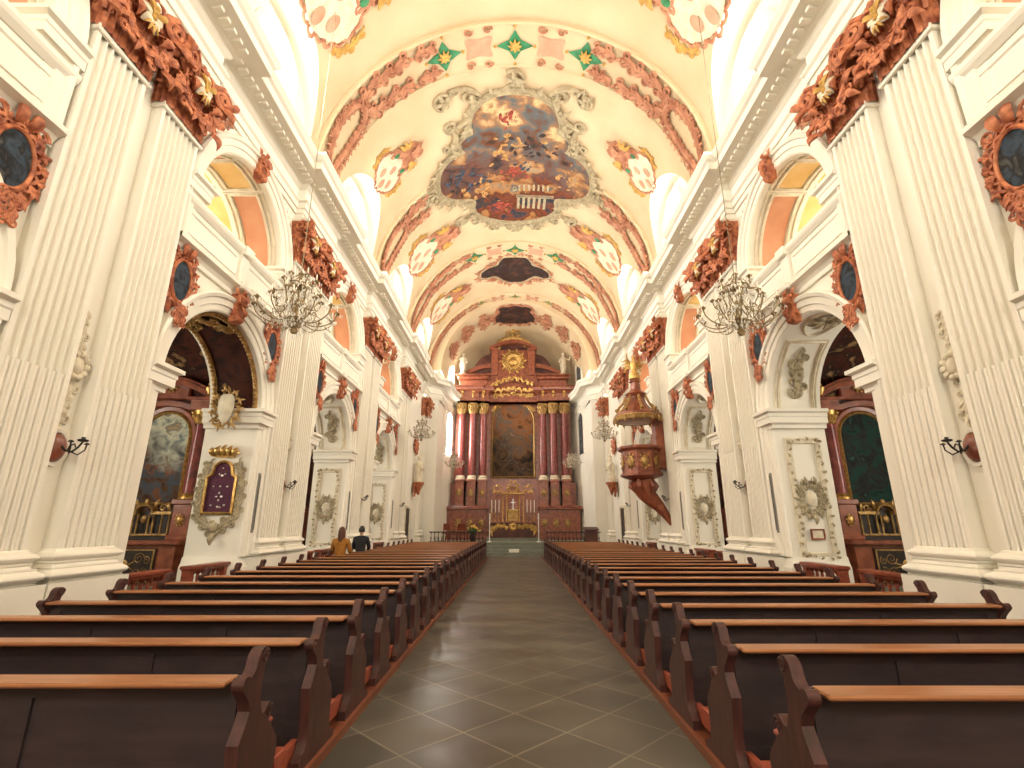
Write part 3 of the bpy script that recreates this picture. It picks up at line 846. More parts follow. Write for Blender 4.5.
# slim loudspeaker columns
def make_spk():
    t = thing('column_loudspeaker', 'x', 'loudspeaker')
    m = MB(); m.box(0, .10, -.06, .06, 1.35, 2.55, .012); m.build('cabinet', M['grey'], t)
    m = MB(); m.box(.10, .106, -.045, .045, 1.4, 2.5); m.build('grille', M['lead'], t)
    return t
sk = make_spk(); u = []
for s in (-1, 1):
    for k in range(2, 5): put(sk, u, 'slim grey column loudspeaker, %s wall, %s' % (SN[s], pn[k]), (s*(WX-.02), PC[k]-1.17, 0), 0 if s < 0 else pi, 'column loudspeakers')

# ------------------------------------------------------------------ decoration of the arch soffits
def soffitmap(s, yc, zs):      # a: angle*radius from the far springing, b: depth, h: off the surface
    return lambda a, b, h: (s*(WX+b), yc+(1.5-h)*cos(a/1.5), zs+(1.5-h)*sin(a/1.5))
HALF = 1.5*pi
def framepts(a0, a1, b0, b1, n=14):
    P = [(a0+(a1-a0)*i/n, b0) for i in range(n+1)]+[(a1-(a1-a0)*i/n, b1) for i in range(n+1)]
    return P
r2 = random.Random(21)
for s in (-1, 1):
    for k in range(4):
        yc = (PC[k]+PC[k+1])/2
        # upper arch: pink side fields, yellow crown
        t = thing('painted_soffit', 'pink and yellow underside of gallery arch, %s wall, %s' % (SN[s], bn[k]), 'arch decoration', (0,0,0), 0, 'panelled gallery arches')
        f = soffitmap(s, yc, 7.1)
        for (a0, a1, nm, mt) in ((.05, 1.75, 'side_field', 'pink'), (1.95, HALF-1.95, 'crown_field', 'yellow'), (HALF-1.75, HALF-.05, 'side_field', 'pink')):
            m = MB(f); m.grid(lambda u_, v: (a0+(a1-a0)*u_, .27+.5*v, .012), 14, 1); m.build(nm, M[mt], t)
            m = MB(f); m.sweep(framepts(a0, a1, .25, .79), [(0,.0),(0,.035),(.03,.05),(.06,.035),(.06,0)], closed=True, sign=-1)
            m.sweep(framepts(a0-.04, a1+.04, .13, .91), [(0,.0),(0,.02),(.02,.03),(.04,.02),(.04,0)], closed=True, sign=-1); m.build('moulding', M['stucco'], t, ang=60)
        # lower arch
        f = soffitmap(s, yc, 3.8)
        if s < 0 and k == 1:
            t = thing('soffit_fresco', 'dark gilt-edged fresco under the first full arch on the left', 'fresco')
            m = MB(f); m.grid(lambda u_, v: (.03+(HALF-.06)*u_, .1+.8*v, .012), 40, 1); m.build('picture', M['dfresco'], t)
            m = MB(f)
            for b in (.07, .93):
                m.tube([(HALF*i/40, b, .03) for i in range(41)], .05, 6, .7, UP)
                q = 0
                while q < HALF: m.ball((q, b, .06), (.03,.045,.03), 6, 4); q += .10
            garland(m, [(HALF*.42,.93),(HALF*.62,.55),(HALF*.8,.2)], .28, .035, 7, rng=r2)
            garland(m, [(HALF*.40,.15),(HALF*.5,.5),(HALF*.6,.85)], .28, .035, 7, rng=r2)
            m.build('gilt_border', M['goldd'], t, ang=60)
        else:
            t = thing('stucco_soffit', 'cream stucco scroll panels under chapel arch, %s wall, %s' % (SN[s], bn[k]), 'arch decoration', (0,0,0), 0, 'stuccoed chapel arches')
            m = MB(f)
            for (a0, a1) in ((.08, 1.55), (HALF-1.55, HALF-.08)):
                m.sweep(framepts(a0, a1, .2, .85), [(0,.0),(0,.03),(.03,.05),(.06,.03),(.06,0)], closed=True, sign=-1)
                m.sweep(framepts(a0-.05, a1+.05, .12, .93), [(0,.0),(0,.02),(.02,.03),(.04,.0)], closed=True, sign=-1)
            E = [(HALF/2+.62*cos(q*pi/14), .525+.36*sin(q*pi/14)) for q in range(28)]
            ring(m, E, [(0,0),(0,.03),(.03,.05),(.06,.03),(.06,0)])
            m.build('moulding', M['stucco'], t, ang=60)
            for c in (.8, HALF-.8):
                m = MB(f); garland(m, [(c-.5,.5),(c-.2,.62),(c+.1,.42),(c+.5,.54)], .26, .03, 6, rng=r2)
                for i in range(8): leaf(m, c, .52, i*pi/4, .16, .09, .5, .02)
                m.build('scroll_relief', M['greige'], t, ang=60)
            m = MB(f)
            for i in range(10): leaf(m, HALF/2+.1*cos(i*.63), .525+.07*sin(i*.63), i*.63, .3, .11, .8, .01)
            m.build('rosette_relief', M['greige'], t, ang=60)

# panels on the far jamb of each chapel arch (they face the camera)
def jambmap(s, y): return lambda a, b, h: (s*(WX+a), y-h, b)
for s in (-1, 1):
    for k in range(1, 4):
        yc = (PC[k]+PC[k+1])/2; yj = yc+1.5
        f = jambmap(s, yj)
        if s < 0 and k == 1:
            # framed reliquary board with gilt crown
            t = thing('reliquary_board', 'plum velvet board in an arched gold frame under a gold crown, left arch pier', 'framed board')
            c = .52
            P = [(c-.27,1.75),(c-.27,2.42),(c-.19,2.47),(c-.17,2.56)]+[(c-.17*cos(pi*i/8),2.56+.17*sin(pi*i/8)) for i in range(1,8)]+[(c+.17,2.56),(c+.19,2.47),(c+.27,2.42),(c+.27,1.75)]
            m = MB(f); disc(m, P, .03, 0, (c,2.2)); m.build('velvet', M['plum'], t)
            m = MB(f); ring(m, P, [(0,.0),(0,.06),(.02,.08),(.05,.06),(.05,0)]); m.build('frame', M['gold'], t)
            rr = random.Random(4)
            for (x, z) in ((0,2.62),(-.06,2.5),(.06,2.5),(0,2.47),(-.14,2.25),(0,2.25),(.14,2.25),(0,2.12),(-.05,2.05),(.05,2.05),(0,1.98),(-.13,1.88),(.13,1.88),(0,1.85),(-.05,1.84)):
                m = MB(f); m.ball((c+x, z, .04), (rr.uniform(.015,.035), rr.uniform(.015,.028), .012), 6, 4); m.build('silver_piece', M['silver'], t)
            m = MB(f)
            m.box(c-.2, c+.2, 2.84, 2.90, .0, .08)
            for i in range(-2, 3):
                leaf(m, c+i*.10, 2.86, pi/2-i*.18, .24-.02*abs(i), .12, 0, .04, .8); leaf(m, c+i*.10, 2.9, pi/2-i*.3+.4, .14, .07, .5, .06)
                m.ball((c+i*.12, 3.08-.02*i*i, .08), .025, 6, 4)
            m.build('crown', M['gold'], t, ang=60)
            m = MB(f); rr = random.Random(9)
            garland(m, [(c-.38,1.6),(c-.42,2.0),(c-.4,2.4),(c-.3,2.75)], .17, .025, 9, rng=rr); garland(m, [(c+.38,1.6),(c+.42,2.0),(c+.4,2.4),(c+.3,2.75)], .17, .025, 9, rng=rr)
            garland(m, [(c-.35,1.62),(c-.15,1.5),(c,1.35),(c+.15,1.5),(c+.35,1.62)], .2, .03, 8, rng=rr); m.ball((c,1.45,.05), (.09,.1,.06)); leaf(m, c, 1.36, -pi/2, .25, .12, .2, .03)
            m.build('stucco_surround', M['greige'], t, ang=60)
            t = thing('stucco_shield', 'gilt and cream stucco shield on the arch pier above the velvet board', 'wall ornament')
            m = MB(f); disc(m, smoothpath([(c,4.12),(c+.13,4.08),(c+.17,3.85),(c+.1,3.6),(c,3.5),(c-.1,3.6),(c-.17,3.85),(c-.13,4.08)]), .30, .06); m.build('shield', M['stucco'], t)
            m = MB(f); rocaille(m, ellipse(c, 3.82, .17, .31, 30), .17, .025, 11, out=-1, rng=rr, h=.25); m.build('scrollwork', M['goldd'], t, ang=60)
        else:
            t = thing('pier_relief', ('tall cream stucco panel with oval medallion, %s arch pier, %s' % (SN[s], bn[k])), 'wall panel', (0,0,0), 0, 'stucco panels on the arch piers')
            m = MB(f); B = [(.16,.85),(.90,.85),(.90,3.25),(.16,3.25)]
            ring(m, B, [(0,0),(0,.02),(.02,.035),(.05,.03),(.10,.03),(.12,.035),(.13,0)]); m.build('border', M['stucco'], t, ang=30)
            m = MB(f)
            q, L = resample(B, 44)
            cen = Vector((.53, 2.05))
            for i, p in enumerate(q):
                p = p.lerp(Vector((min(max(p.x,.24),.82), min(max(p.y,.93),3.17))), .75); leaf(m, p.x, p.y, i*1.1, .09, .05, 1, .03, .7, 4)
            m.build('leaf_border', M['greige'], t, ang=60); m = MB(f)
            rr = random.Random(k*3+s)
            rocaille(m, ellipse(.53, 2.0, .14, .19, 26), .13, .022, 13, out=-1, rng=rr, h=.0); rocaille(m, ellipse(.53, 2.0, .22, .29, 26), .11, .02, 15, out=-1, rng=rr, h=.0, leafy=.6)
            for e in (-1, 1): garland(m, [(.53+e*.2,2.25),(.53+e*.22,2.0),(.53+e*.14,1.7)], .14, .02, 5, rng=rr); leaf(m, .53+e*.08, 2.3, pi/2-e*.5, .16, .08, e*.8, .03)
            leaf(m, .53, 1.7, -pi/2, .2, .1, .1, .02)
            m.build('relief', M['greige'], t, ang=60)
            m = MB(f); disc(m, ellipse(.53, 2.0, .11, .155, 24), .03, .05); m.build('medallion', M['stucco'], t)
            if s > 0 and k == 1:
                t = thing('framed_plate', 'small blank plate in a thin dark wooden frame below the medallion, right arch pier', 'framed plate')
                m = MB(f); m.box(.42, .64, 1.25, 1.40, .03, .045); m.build('plate', M['stucco'], t)
                m = MB(f); ring(m, [(.42,1.25),(.64,1.25),(.64,1.40),(.42,1.40)], [(0,.03),(0,.06),(-.025,.06),(-.025,.03)]); m.build('frame', M['redwood'], t, smooth=False)
# ------------------------------------------------------------------ ceiling pictures and stucco
def vault_disc(path, c, h):
    m = MB(vaultmap); P = [Vector(p) for p in path]; n = len(P); R = 14; vs = [(c[0], c[1], h)]; cc = Vector(c)
    for k in range(1, R+1):
        for p in P: q = cc.lerp(p, k/R); vs.append((q.x, q.y, h))
    fs = []
    for i in range(n):
        j = (i+1) % n; fs.append((0, 1+i, 1+j))
        for k in range(R-1): fs.append((1+k*n+i, 1+(k+1)*n+i, 1+(k+1)*n+j, 1+k*n+j))
    m.add(vs, fs); return m
half = [(0,13.45),(.8,13.55),(1.38,13.95),(1.62,14.5),(1.58,14.95),(1.85,15.05),(2.12,15.3),(2.05,15.65),(2.0,15.8),(2.55,15.9),(3.05,16.3),(3.25,17.0),(3.15,17.7),(2.6,18.3),(1.95,18.6),(1.78,18.85),(1.85,19.4),(1.5,20.05),(.8,20.55)]
out1 = smoothpath(half+[(0,20.75)]+[(-a, b) for a, b in reversed(half[1:])], True, 4)
t = thing('ceiling_painting', 'very large lobed painting with a pale colonnade in the middle of the vault', 'ceiling painting')
vault_disc(out1, (0,17.6), .03).build('picture', M['fresco'], t)
m = MB(vaultmap); ring(m, out1, [(0,0),(0,.07),(.05,.10),(.10,.07),(.16,.05),(.22,.09),(.26,.06),(.26,0)]) if False else m.sweep([tuple(p) for p in out1], [(0,0),(0,.07),(-.05,.10),(-.10,.07),(-.16,.05),(-.22,.09),(-.26,.06),(-.26,0)], closed=True); m.build('frame', M['greige'], t, ang=60)
m = MB(vaultmap); rr = random.Random(31)
for e in (-1, 1):
    cscroll(m, (e*1.5,13.2), (e*2.5,14.5), e*.45, .09); cscroll(m, (e*1.2,13.35), (e*2.2,12.9), -e*.15, .08); cscroll(m, (e*2.4,14.4), (e*2.7,15.4), e*.3, .08)
    cscroll(m, (e*2.0,20.2), (e*1.0,21.2), e*.25, .07); cscroll(m, (e*1.0,21.2), (e*.2,21.3), e*.25, .07)
rocaille(m, out1, .46, .055, 46, out=-1, rng=rr, h=.0, leafy=.9)
for (a, b) in ((0,12.85),(2.5,13.2),(-2.5,13.2),(2.6,19.8),(-2.6,19.8),(0,21.3),(3.9,17.4),(-3.9,17.4)):
    for i in range(5): leaf(m, a, b, i*1.26+rr.random(), .36, .17, .8, .02)
    curl(m, a, b, .38, .07, rr.random()*6, 1.3, rr.choice((-1,1)))
m.build('scrollwork', M['greige'], t, ang=60)
# the painted colonnade of the picture (a flat generic building, part of the painting)
m = MB(vaultmap); f_ = lambda a, b: (a, b, .045)
for i in range(6):
    x = .1+i*.24; b0 = 18.95-.03*i; m.add([f_(x,b0), f_(x+.12,b0), f_(x+.10,b0+.8), f_(x-.02,b0+.8)], [(0,1,2,3)])
for j in range(3): m.add([f_(.05,18.75+j*.08), f_(1.75,18.5+j*.08), f_(1.75,18.54+j*.08), f_(.05,18.79+j*.08)], [(0,1,2,3)])
for i in range(7): x = .15+i*.21; b0 = 18.1-.03*i; m.add([f_(x,b0), f_(x+.09,b0), f_(x+.09,b0+.4), f_(x,b0+.4)], [(0,1,2,3)])
m.build('painted_colonnade', simple('painted_stone', (.30,.25,.15,1), (.48,.42,.28,1), .7, scale=5), t, smooth=False)
rf = random.Random(44)
for nm, c1_, c2_, spots_ in (('painted_red_drapery', (.16,.02,.015,1), (.38,.07,.04,1), ((0,17.3,.5,28),(-.7,19.6,.5,26),(-.4,14.4,.5,10))),
                             ('painted_blue_cloth', (.01,.015,.03,1), (.05,.08,.13,1), ((-2.5,16.9,.5,26),(.3,17.0,.35,10),(-1.6,17.6,.5,12))),
                             ('painted_ochre_figures', (.30,.14,.04,1), (.55,.33,.12,1), ((-1.6,18.1,.7,34),(-.3,16.1,.8,24),(2.2,17.2,.7,14))),
                             ('painted_dark_figures', (.02,.012,.01,1), (.06,.035,.03,1), ((-1.3,19.0,.6,20),(.9,16.0,.7,24),(-2.2,17.6,.5,16),(.1,15.6,.8,10)))):
    m = MB(vaultmap)
    for (x0, y0, sp_, n_) in spots_:
        for i in range(n_):
            a = x0+rf.gauss(0, sp_*.55); b = y0+rf.gauss(0, sp_*.45); an_ = rf.random()*3.1; L_ = rf.uniform(.05,.17); w_ = L_*rf.uniform(.35,.7)
            P_ = [(a+L_*cos(q)*cos(an_)-w_*sin(q)*sin(an_), b+L_*cos(q)*sin(an_)+w_*sin(q)*cos(an_)) for q in [2*pi*j/9 for j in range(9)]]
            m.add([(x, y, .036+.002*(i%4)) for x, y in P_], [tuple(range(9))])
    m.build(nm, simple(nm, c1_, c2_, .7, scale=6), t, smooth=False, kind='stuff')
# second and third pictures
h2 = [(0,23.9),(.5,24.0),(.85,24.4),(1.0,24.8),(1.5,24.9),(1.95,25.2),(2.05,25.6),(1.8,26.0),(1.2,26.0),(.8,26.5),(.45,26.9)]
o2 = smoothpath(h2+[(0,27.0)]+[(-a,b) for a,b in reversed(h2[1:])], True, 3)
t = thing('ceiling_painting', 'dark four-lobed painting on the vault beyond the large painting', 'ceiling painting')
vault_disc(o2, (0,25.5), .03).build('picture', M['fresco2'], t)
m = MB(vaultmap); m.sweep([tuple(p) for p in o2], [(0,0),(0,.07),(-.05,.1),(-.12,.06),(-.14,0)], closed=True); m.build('frame', M['greige'], t, ang=60)
m = MB(vaultmap); rocaille(m, o2, .4, .05, 20, out=-1, rng=rr); m.build('scrollwork', M['redsoft'], t, ang=60)
def chmap(a, b, h): q = a/CR; return ((CR-h)*sin(q), b, CS+(CR-h)*cos(q))
h3 = [(0,29.55),(.5,29.7),(.8,29.5),(1.15,29.8),(1.05,30.4),(1.35,30.9),(1.4,31.8),(1.0,32.1),(.65,32.5)]
o3 = smoothpath(h3+[(0,32.55)]+[(-a,b) for a,b in reversed(h3[1:])], True, 3)
t = thing('ceiling_painting', 'small dark wavy-edged painting on the chancel vault above the high altar', 'ceiling painting')
m = vault_disc(o3, (0,31), .03); m2 = MB(); m.v = []
P = [Vector(p) for p in o3]; mm = MB(chmap); n = len(P); R = 8; cc = Vector((0,31)); vs = [(0,31,.03)]
for k in range(1, R+1):
    for p in P: q = cc.lerp(p, k/R); vs.append((q.x, q.y, .03))
mm.add(vs, [(0,1+i,1+(i+1)%n) for i in range(n)]+[(1+k*n+i,1+(k+1)*n+i,1+(k+1)*n+(i+1)%n,1+k*n+(i+1)%n) for i in range(n) for k in range(R-1)])
mm.build('picture', M['fresco2'], t)
mm = MB(chmap); mm.sweep([tuple(p) for p in o3], [(0,0),(0,.06),(-.05,.08),(-.1,0)], closed=True); mm.build('frame', M['redsoft'], t, ang=60)
mm = MB(chmap); rocaille(mm, o3, .34, .04, 16, out=-1, rng=rr); mm.build('scrollwork', M['redsoft'], t, ang=60)

# bands of red scrolls on the transverse ribs
RBAND = {1: 'over the first piers', 2: 'over the second piers', 3: 'over the third piers', 4: 'over the fourth piers', 5: 'over the chancel arch'}
for k in range(1, 6):
    yc = PC[k] if k < 5 else 28.85; w = .42 if k < 5 else .26
    for s in (-1, 1):
        t = thing('rib_scrolls', 'red scrollwork on the %s side of the vault rib %s' % (SN[s], RBAND[k]), 'vault ornament', (0,0,0), 0, 'red scrolls on the vault ribs')
        rr = random.Random(k)
        f = lambda a, b, h, s=s, yc=yc: vaultmap(s*a, yc+b, h+.09)
        sz = .42 if k < 5 else .3
        m = MB(f); A = RV*1.45
        # long pointed loop at the foot
        loop = [(A,0),(A-.5,-w*.55),(A-1.3,-w*.95),(A-2.2,-w*.8),(A-2.5,0),(A-2.2,w*.8),(A-1.3,w*.95),(A-.5,w*.55)]
        q = smoothpath(loop, True, 4)
        m.tube([(p.x,p.y,.06) for p in q]+[(q[0].x,q[0].y,.06)], .075, 6, .8, UP)
        rocaille(m, q, .24, .045, 26, out=1, rng=rr, h=.02); rocaille(m, q, .16, .04, 22, out=-1, rng=rr, h=.02, leafy=.3)
        m.build('loop', M['redsoft'], t, ang=60)
        m = MB(f)
        if k != 3:
            for e in (-1, 1):
                garland(m, [(A-2.4,e*.1),(A-2.9,e*w),(A-3.7,e*w*.9),(A-4.4,e*w*1.05)], sz, .05, 8, rng=rr)
                garland(m, [(A-4.65,e*w*.9),(A-4.95,e*w*1.05),(A-5.3,e*w*.85)], sz*.8, .045, 4, rng=rr)
        else:
            for e in (-1, 1): garland(m, [(A-2.4,e*.1),(A-2.9,e*w),(A-3.7,e*w*.9)], sz, .05, 7, rng=rr)
        m.build('scrolls', M['redsoft'], t, ang=60)
        m = MB(f); leaf(m, A-.1, 0, 0, .35, .2, 0, .05)
        m.build('tip', M['ochre'], t)
    if k != 3:
        hh = .55 if k < 5 else .3
        for a, nm in ((-2.25, 'left'), (0, 'middle'), (2.25, 'right')):
            t = thing('green_star', 'green star with gold flower, %s one, vault rib %s' % (nm, RBAND[k]), 'vault ornament', (0,0,0), 0, 'green stars on the vault ribs')
            st = []
            for i in range(8):
                r = hh*(1.05 if i % 4 == 0 else .9) if i % 2 == 0 else hh*.48; st.append((a+r*cos(i*pi/4), yc+r*sin(i*pi/4)))
            m = MB(vaultmap); disc(m, st, .105, 0, (a, yc)); m.build('star', M['green'], t)
            m = MB(vaultmap)
            for i in range(8): leaf(m, a, yc, i*pi/4, hh*.42, .1, 0, .1)
            for i in range(4): m.ball((a+hh*1.12*cos(i*pi/2), yc+hh*1.12*sin(i*pi/2), .12), .05, 6, 4)
            m.build('flower', M['ochre'], t, ang=60)
        for a in (-1.13, 1.13):
            m = MB(vaultmap); P = smoothpath([(a-.42,yc-hh*.6),(a,yc-hh*.5),(a+.42,yc-hh*.6),(a+.36,yc),(a+.42,yc+hh*.6),(a,yc+hh*.5),(a-.42,yc+hh*.6),(a-.36,yc)], True, 3)
            disc(m, P, .10); rocaille
            tag(m.build('pink_panel', M['pastel']), 'pink panel %s of the middle star, vault rib %s' % ('left' if a < 0 else 'right', RBAND[k]), 'vault ornament', 'pink panels on the vault ribs')
            m = MB(vaultmap)
            for e in (-1, 1):
                for d in (-1, 1): curl(m, a+d*.3, yc+e*hh*1.0, .14, .035, 0, 1.3, d*e, .08)
            tag(m.build('small_scrolls', M['redsoft'], ang=60), 'small red curls %s of the middle star, vault rib %s' % ('left' if a < 0 else 'right', RBAND[k]), 'vault ornament', 'small curls on the vault ribs')

# cartouches on the vault above every lunette
for k in range(0, 5):
    yc = (PC[k]+PC[k+1])/2
    for s in (-1, 1):
        rr = random.Random(50+k)
        t = thing('vault_cartouche', 'pastel vault cartouche with red scrolls above %s window, %s' % (SN[s], (bn+['bay before the chancel'])[k] if k < 4 else 'bay before the chancel'), 'vault ornament', (0,0,0), 0, 'cartouches on the vault')
        L = xg(0)*1.0; a0 = RV*math.asin(L/RV)+.0
        sc_ = 1.2 if k == 2 else 1.65
        f = lambda a, b, h, s=s, yc=yc, a0=a0, q=sc_: vaultmap(s*(a0-a*q), yc+b*q*.72, h)
        m = MB(f); P = smoothpath([(-.05,0),(.15,-.55),(.5,-.85),(.95,-.6),(1.15,-.35),(1.2,0),(1.15,.35),(.95,.6),(.5,.85),(.15,.55)], True, 3)
        disc(m, P, .03, .05); m.build('field', M['stucco'], t)
        m = MB(f)
        for (x, y) in ((.35,-.35),(.35,.35),(.7,0),(.15,0)): disc(m, ellipse(x, y, .16, .13, 12), .085, .02)
        m.build('pink_fields', M['pastel'], t)
        m = MB(f)
        for (x, y) in ((1.0,-.42),(1.0,.42)): m.ball((x,y,.08), (.1,.09,.05), 8, 5)
        m.build('green_bosses', M['green'], t)
        m = MB(f)
        for e in (-1, 1):
            garland(m, [(.95,e*.5),(1.25,e*.35),(1.35,e*.05)], .3, .05, 5, rng=rr)
            cscroll(m, (.85,e*.55), (1.3,e*.1), .14*e, .055); garland(m, [(1.3,e*.1),(1.55,e*.25),(1.8,e*.12)], .3, .05, 4, rng=rr)
            curl(m, 1.45, e*.3, .16, .05, 0, 1.4, e)
            leaf(m, 1.5, 0, e*.5, .45, .24, e*.4, .03)
        rocaille(m, P, .14, .03, 18, out=1 if False else -1, rng=rr, leafy=.35)
        m.build('red_scrolls', M['redsoft'], t, ang=60)
        m = MB(f)
        for e in (-1, 1):
            garland(m, [(.15,e*.8),(.5,e*1.1),(.85,e*.95)], .16, .03, 6, rng=rr)
            for d in (-.5, 0, .5): leaf(m, 1.35, e*.35, e*(1.3+d), .42, .16, e*.3, .05)
        m.build('gold_leaves', M['ochre'], t, ang=60)

# chancel vault scrolls
for s in (-1, 1):
    for j, a in enumerate((2.1, 3.6, 5.1)):
        m = MB(lambda x, b, h, s=s: chmap(s*x, b, h)); rr = random.Random(70+j)
        garland(m, [(a,29.9),(a+.3,30.5),(a-.1,31.2),(a+.2,32.2)], .5, .055, 7, rng=rr)
        rocaille(m, ellipse(a, 31.0, .35, .6, 20), .3, .05, 9, out=-1, rng=rr)
        tag(m.build('chancel_scrolls', M['redsoft'], ang=60), 'pale red scrollwork on the %s side of the chancel vault, %s' % (SN[s], ['nearest the crown', 'halfway down', 'lowest'][j]), 'vault ornament', 'scrolls on the chancel vault')

# ------------------------------------------------------------------ pews
EH = 1.66
PS = .86
END = [(-.20,.06),(-.20,.12),(-.12,.17),(-.10,.3),(-.13,.5),(-.07,.62),(-.12,.69),(-.165,.725),(-.185,.755),(-.165,.785),(-.13,.785),(-.10,.775),(-.055,.80),(-.035,.855),(.0,.885),(.045,.89),(.08,.87),(.085,.83),(.055,.80),(.045,.76),(.04,.69),(.06,.62),(.085,.575),(.12,.57),(.17,.60),(.205,.59),(.215,.55),(.195,.51),(.21,.47),(.26,.42),(.30,.35),(.28,.25),(.31,.13),(.40,.10),(.40,.06)]
def make_pew():
    t = thing('church_pew', 'x', 'pew')
    sm = [tuple(p) for p in smoothpath(END[1:-1], False, 2)]; P = [(a*(PS if b > .5 else 1), b) for a, b in [END[0]]+sm+[END[-1]]]
    for e in (-1, 1):
        m = MB(); x = e*EH; m.prism(P, x-.03, x+.03, tf=lambda a, b, h: (h, a, b))
        for sd in (-1, 1):
            mm = MB(lambda a, b, h: (x+sd*(.03+h*.5), a, b)); curl(mm, .036, .845, .036, .010, 0, 1.5, 1, 0, 14, 4); curl(mm, .155, .56, .034, .009, 0, 1.3, 1, 0, 12, 4)
            n0 = len(m.v); m.v += mm.v; m.f += [tuple(i+n0 for i in q) for q in mm.f]
        m.build('bench_end', M['pewend'], t, ang=40)
    m = MB(); w = EH-.03
    m.box(-w, w, -.045, -.02, .10, .77); m.box(-w, w, -.06, -.045, .10, .22); m.box(-w, w, -.06, -.045, .68, .76)
    for x in (-w+.06, -.56, .56, w-.06): m.box(x-.05, x+.05, -.06, -.045, .22, .68)
    m.build('backrest', M['pew'], t, smooth=False)
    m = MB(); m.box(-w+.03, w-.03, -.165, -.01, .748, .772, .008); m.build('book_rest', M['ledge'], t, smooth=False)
    m = MB(); m.box(-w, w, -.02, .36, .44, .47, .008); m.box(-w, w, .30, .33, .12, .44); m.build('seat', M['seat'], t, smooth=False)
    m = MB(); m.box(-w, w, -.42, -.26, .20, .235, .008)
    for x in (-w+.03, 0, w-.03): m.box(x-.02, x+.02, -.38, -.06, .10, .20)
    m.build('kneeler', M['seat'], t, smooth=False)
    return t
pw = make_pew(); u = []; NP = 25
PEWS = {}
for s in (-1, 1):
    for i in range(NP):
        y = (2.68 if s > 0 else 2.86)+.85*i
        where = 'nearest the camera' if i == 0 else ('last before the altar' if i == NP-1 else '%s row from camera' % ORD[i])
        o = put(pw, u, 'dark wooden pew with scrolled ends, %s of the aisle, %s' % (SN[s], where), (s*2.99, y-.04, 0), 0, 'pews %s of the aisle' % SN[s])

# ------------------------------------------------------------------ communion rails before the chapels
def baluster(m, x, y, z0, z1, r):
    H = z1-z0; m.lathe([(r*.9,z0),(r*.9,z0+.06*H),(r*.5,z0+.1*H),(r*1.05,z0+.3*H),(r*.95,z0+.42*H),(r*.42,z0+.66*H),(r*.55,z0+.8*H),(r*.4,z0+.86*H),(r*.9,z0+.93*H),(r*.9,z1)], (x,y,0), 10)
def make_rail(L):
    t = thing('communion_rail', 'x', 'railing')
    m = MB(); m.box(-.11, .11, -L/2, L/2, .76, .82, .012); m.box(-.08,.08,-L/2+.02,L/2-.02,.73,.76); m.build('top_rail', M['redwood'], t, smooth=False)
    m = MB(); m.box(-.10, .10, -L/2, L/2, 0, .16, .012); m.build('plinth', M['redwood'], t, smooth=False)
    for y in (-L/2+.07, L/2-.07):
        m = MB(); m.box(-.07, .07, y-.06, y+.06, .15, .74, .01); m.build('post', M['redwood'], t, smooth=False)
    n = 6
    for i in range(n):
        m = MB(); baluster(m, 0, -L/2+.14+(L-.28)*(i+.5)/n, .16, .74, .055); m.build('baluster', M['redwood'], t)
    return t
cr = make_rail(1.2); u = []
for s in (-1, 1):
    for k in range(0, 4):
        yc = (PC[k]+PC[k+1])/2
        for e in (-1, 1): put(cr, u, 'red wooden baluster rail, %s half, %s chapel, %s' % ('near' if e < 0 else 'far', SN[s], bn[k]), (s*5.62, yc+e*.84, 0), 0, 'communion rails before the chapels')

